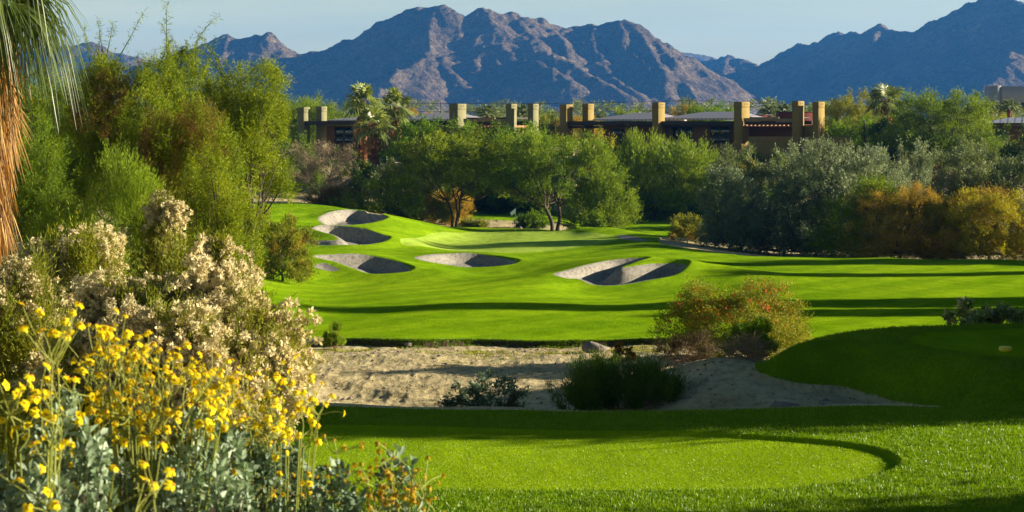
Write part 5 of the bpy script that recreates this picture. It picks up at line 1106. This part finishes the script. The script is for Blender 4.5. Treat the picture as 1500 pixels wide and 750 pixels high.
def flower_mesh(seed, R_=.0165, droop=.2, petals=11):
    rng = np.random.default_rng(seed); V = []; Fc = []; mi = []
    for p in range(petals):
        a = p * 6.283 / petals + rng.normal() * .12; L_ = R_ * rng.uniform(.85, 1.12); w_ = R_ * .27; c, s_ = math.cos(a), math.sin(a); dz = -droop * rng.uniform(.3, 1.8)
        for (r_, hw) in ((.25, .5), (.62, 1.), (.92, .75), (1.0, .25)):
            for sg in (-1, 1): V.append((c * L_ * r_ - s_ * w_ * hw * sg, s_ * L_ * r_ + c * w_ * hw * sg, dz * L_ * r_ * r_ + .08 * R_))
        b = len(V) - 8
        for k in range(3): Fc.append((b + 2 * k, b + 2 * k + 1, b + 2 * k + 3, b + 2 * k + 2)); mi.append(0)
    n = 8; b = len(V)
    for r_, z_ in ((.30, .0), (.30, .14), (.18, .24), (.03, .28)):
        for j in range(n): V.append((math.cos(j * 6.283 / n) * R_ * r_, math.sin(j * 6.283 / n) * R_ * r_, z_ * R_))
    for i in range(3):
        for j in range(n): Fc.append((b + i * n + j, b + i * n + (j + 1) % n, b + (i + 1) * n + (j + 1) % n, b + (i + 1) * n + j)); mi.append(1)
    return np.array(V), Fc, mi
FM = []
for sd in range(6):
    V, Fc, mi = flower_mesh(sd, droop=.15 + .12 * sd); me = bpy.data.meshes.new('flower'); me.from_pydata([tuple(v) for v in V], [], Fc); me.materials.append(M['yellow_petal']); me.materials.append(M['flower_eye']); me.polygons.foreach_set('material_index', mi)
    at = me.attributes.new('tone', 'FLOAT', 'FACE'); at.data.foreach_set('value', np.random.default_rng(sd).uniform(.2, .9, len(Fc)).astype(np.float32)); FM.append(me)
FD = []
for sd in range(3):
    V, Fc, mi = flower_mesh(10 + sd, .0125, .7, 8); me = bpy.data.meshes.new('flower'); me.from_pydata([tuple(v) for v in V], [], Fc); me.materials.append(M['old_petal']); me.materials.append(M['seed_head']); me.polygons.foreach_set('material_index', mi)
    at = me.attributes.new('tone', 'FLOAT', 'FACE'); at.data.foreach_set('value', np.random.default_rng(sd).uniform(.2, .9, len(Fc)).astype(np.float32)); FD.append(me)
def brittle(label, px, top, width, D, seed, mat, n_ros, clusters, FMs=FM, depth=.7, LL=.038, heads=4, spread=.05, maxf=100, scale=1.0):
    """clusters: photo points (column, row) where a group of flower heads sits"""
    rng = np.random.default_rng(seed); x = (px - 750) / F * D; zg = gz(x, D); w_ = width / F * D; H = CZ - (top - HOR) / F * D - zg
    root = empty('brittlebush', (x, D, zg), label, 'bush', 'yellow flowering brittlebushes'); lb = make_lobes(rng, w_ * .95, w_ * depth, H * .93, 12, True, (.3, .45))
    c = np.array([l[0] for l in lb]); r = np.array([l[1] for l in lb]); li = rng.integers(0, len(lb), n_ros); d = rdir(rng, n_ros); d[:, 2] = np.abs(d[:, 2]); pb = c[li] + d * r[li] * (1 - .35 * rng.random((n_ros, 1)) ** 2)
    pb = pb[pb[:, 2] > H * .3]; d = d[:len(pb)]; m_ = len(pb); k = 9; A = nrm(rng.normal(size=(m_, k, 3)) * .75 + UP * .7); pp = np.repeat(pb[:, None], k, 1) - UP * rng.uniform(0, .06, (m_, k, 1)) + A * .008
    rt_ = rng.normal(.5, .16, m_)[:, None]; g = Geo(); ovals(g, pp.reshape(-1, 3), A.reshape(-1, 3), LL * rng.uniform(.6, 1.25, m_ * k), LL * .48 * rng.uniform(.8, 1.2, m_ * k), rng, np.clip(rt_ + rng.normal(size=(m_, k)) * .12, 0, 1).ravel()); g.build('foliage', M[mat], root)
    g = Geo()
    for i in range(0, m_, 5): 
        b = np.array([rng.normal() * .05, rng.normal() * .05, 0]); t = np.linspace(0, 1, 5)[:, None]; mid = (b + pb[i]) / 2 + np.array([pb[i][0] * .15, 0, -.05]); g.tube(b * (1 - t) ** 2 + 2 * mid * t * (1 - t) + pb[i] * t ** 2, np.linspace(.004, .002, 5), 4)
    g.build('branches', M['bark'], root)
    g = Geo(); heads_ = []
    for cx, cy in clusters:
        Dc = D + rng.uniform(-.28, .28) * w_; e = P(cx, cy, Dc) - np.array([x, D, zg]); e0 = e.copy(); foot = np.array([e[0] * .85 + rng.normal() * .04, e[1] * .7, min(H * .86, e[2] - .10)]); t = np.linspace(0, 1, 7)[:, None]
        g.tube([(0, 0, .03), foot * .5 + np.array([0, 0, -.04]), foot], [.004, .0034, .0028], 4, .4)
        node = foot + (e - foot) * .62 + rng.normal(size=3) * .012; mid = (foot + node) / 2 + rng.normal(size=3) * np.array([.03, .03, .01]); g.tube(foot * (1 - t) ** 2 + 2 * mid * t * (1 - t) + node * t ** 2, np.linspace(.0028, .0022, 7) * scale, 5, .4)
        for h in range(rng.integers(max(2, heads - 2), heads + 3)):
            q = e + rng.normal(size=3) * np.array([spread, spread, spread * .8]); md = (node + q) / 2 + rng.normal(size=3) * .012; g.tube(node * (1 - t) ** 2 + 2 * md * t * (1 - t) + q * t ** 2, np.linspace(.0020, .0015, 7) * scale, 4, .6); heads_.append((q, nrm(q - md)))
    g.build('flower_stalks', M['stalk'], root)
    for i, (q, a) in enumerate(heads_[:maxf]):
        o = bpy.data.objects.new('flower', FMs[int(rng.integers(len(FMs)))]); C.objects.link(o); o.parent = root; o.location = tuple(q)
        dv = Vector(a) + Vector((rng.normal() * .5 + .3, rng.normal() * .5 - .25, .3)); o.rotation_euler = dv.to_track_quat('Z', 'Y').to_euler(); s_ = rng.uniform(.7, 1.15) * scale; o.scale = (s_, s_, s_)
    if len(heads_) > maxf:
        VV = []; QQ = []; MI = []; nb = 0
        for q, a in heads_[maxf:]:
            me = FMs[int(rng.integers(len(FMs)))]; dv = Vector(a) + Vector((rng.normal() * .5 + .3, rng.normal() * .5 - .25, .3)); mt = Matrix.Translation(Vector(q)) @ dv.to_track_quat('Z', 'Y').to_matrix().to_4x4() @ Matrix.Scale(rng.uniform(.65, 1.05) * scale, 4)
            VV += [tuple(mt @ v.co) for v in me.vertices]; QQ += [tuple(i + nb for i in p.vertices) for p in me.polygons]; MI += [p.material_index for p in me.polygons]; nb = len(VV)
        me = bpy.data.meshes.new('blossoms'); me.from_pydata(VV, [], QQ); me.materials.append(FMs[0].materials[0]); me.materials.append(FMs[0].materials[1]); me.polygons.foreach_set('material_index', MI); o = bpy.data.objects.new('blossoms', me); C.objects.link(o); o.parent = root; o['kind'] = 'stuff'
    return root
rg = np.random.default_rng(88)
def scatter(n, x0, x1, ytop, ybot, pw=1.3): 
    xs = rg.uniform(x0, x1, n); t = rg.random(n) ** pw; return [(a, np.interp(a, *ytop) + b * (ybot - np.interp(a, *ytop))) for a, b in zip(xs, t)]
brittle('silver leaved flowering bush at the lower left corner, lone tall stalks above it', 60, 540, 370, 5.2, 701, 'l_brittle', 1500, [(72, 462), (88, 468), (80, 474), (5, 565), (22, 590), (10, 572), (85, 640), (40, 610), (75, 655), (60, 592), (96, 700), (110, 560)] + scatter(6, -20, 110, ([-40, 200], [560, 560]), 690), depth=.6)
brittle('flowering bush with the thickest mass of yellow heads', 225, 540, 370, 6.0, 702, 'l_brittle', 1800, [(150, 478), (160, 490), (188, 484), (190, 496), (133, 520), (125, 505), (170, 505), (195, 512), (145, 700), (180, 640), (125, 660)] + scatter(58, 115, 330, ([100, 180, 250, 340], [500, 500, 525, 545]), 625, 1.0), heads=5)
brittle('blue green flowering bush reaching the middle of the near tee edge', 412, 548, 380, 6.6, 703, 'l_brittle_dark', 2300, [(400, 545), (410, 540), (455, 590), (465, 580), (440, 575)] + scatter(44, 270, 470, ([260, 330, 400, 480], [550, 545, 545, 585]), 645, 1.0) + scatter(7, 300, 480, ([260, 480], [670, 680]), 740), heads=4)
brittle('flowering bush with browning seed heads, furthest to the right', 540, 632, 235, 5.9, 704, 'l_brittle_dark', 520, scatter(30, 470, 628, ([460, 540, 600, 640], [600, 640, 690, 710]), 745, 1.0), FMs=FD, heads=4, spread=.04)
brittle('low silver leaved bush filling the bottom left corner', 90, 690, 300, 4.3, 705, 'l_brittle', 420, scatter(7, 60, 300, ([40, 300], [640, 650]), 740), heads=3)

print('LEAVES', count_leaves)
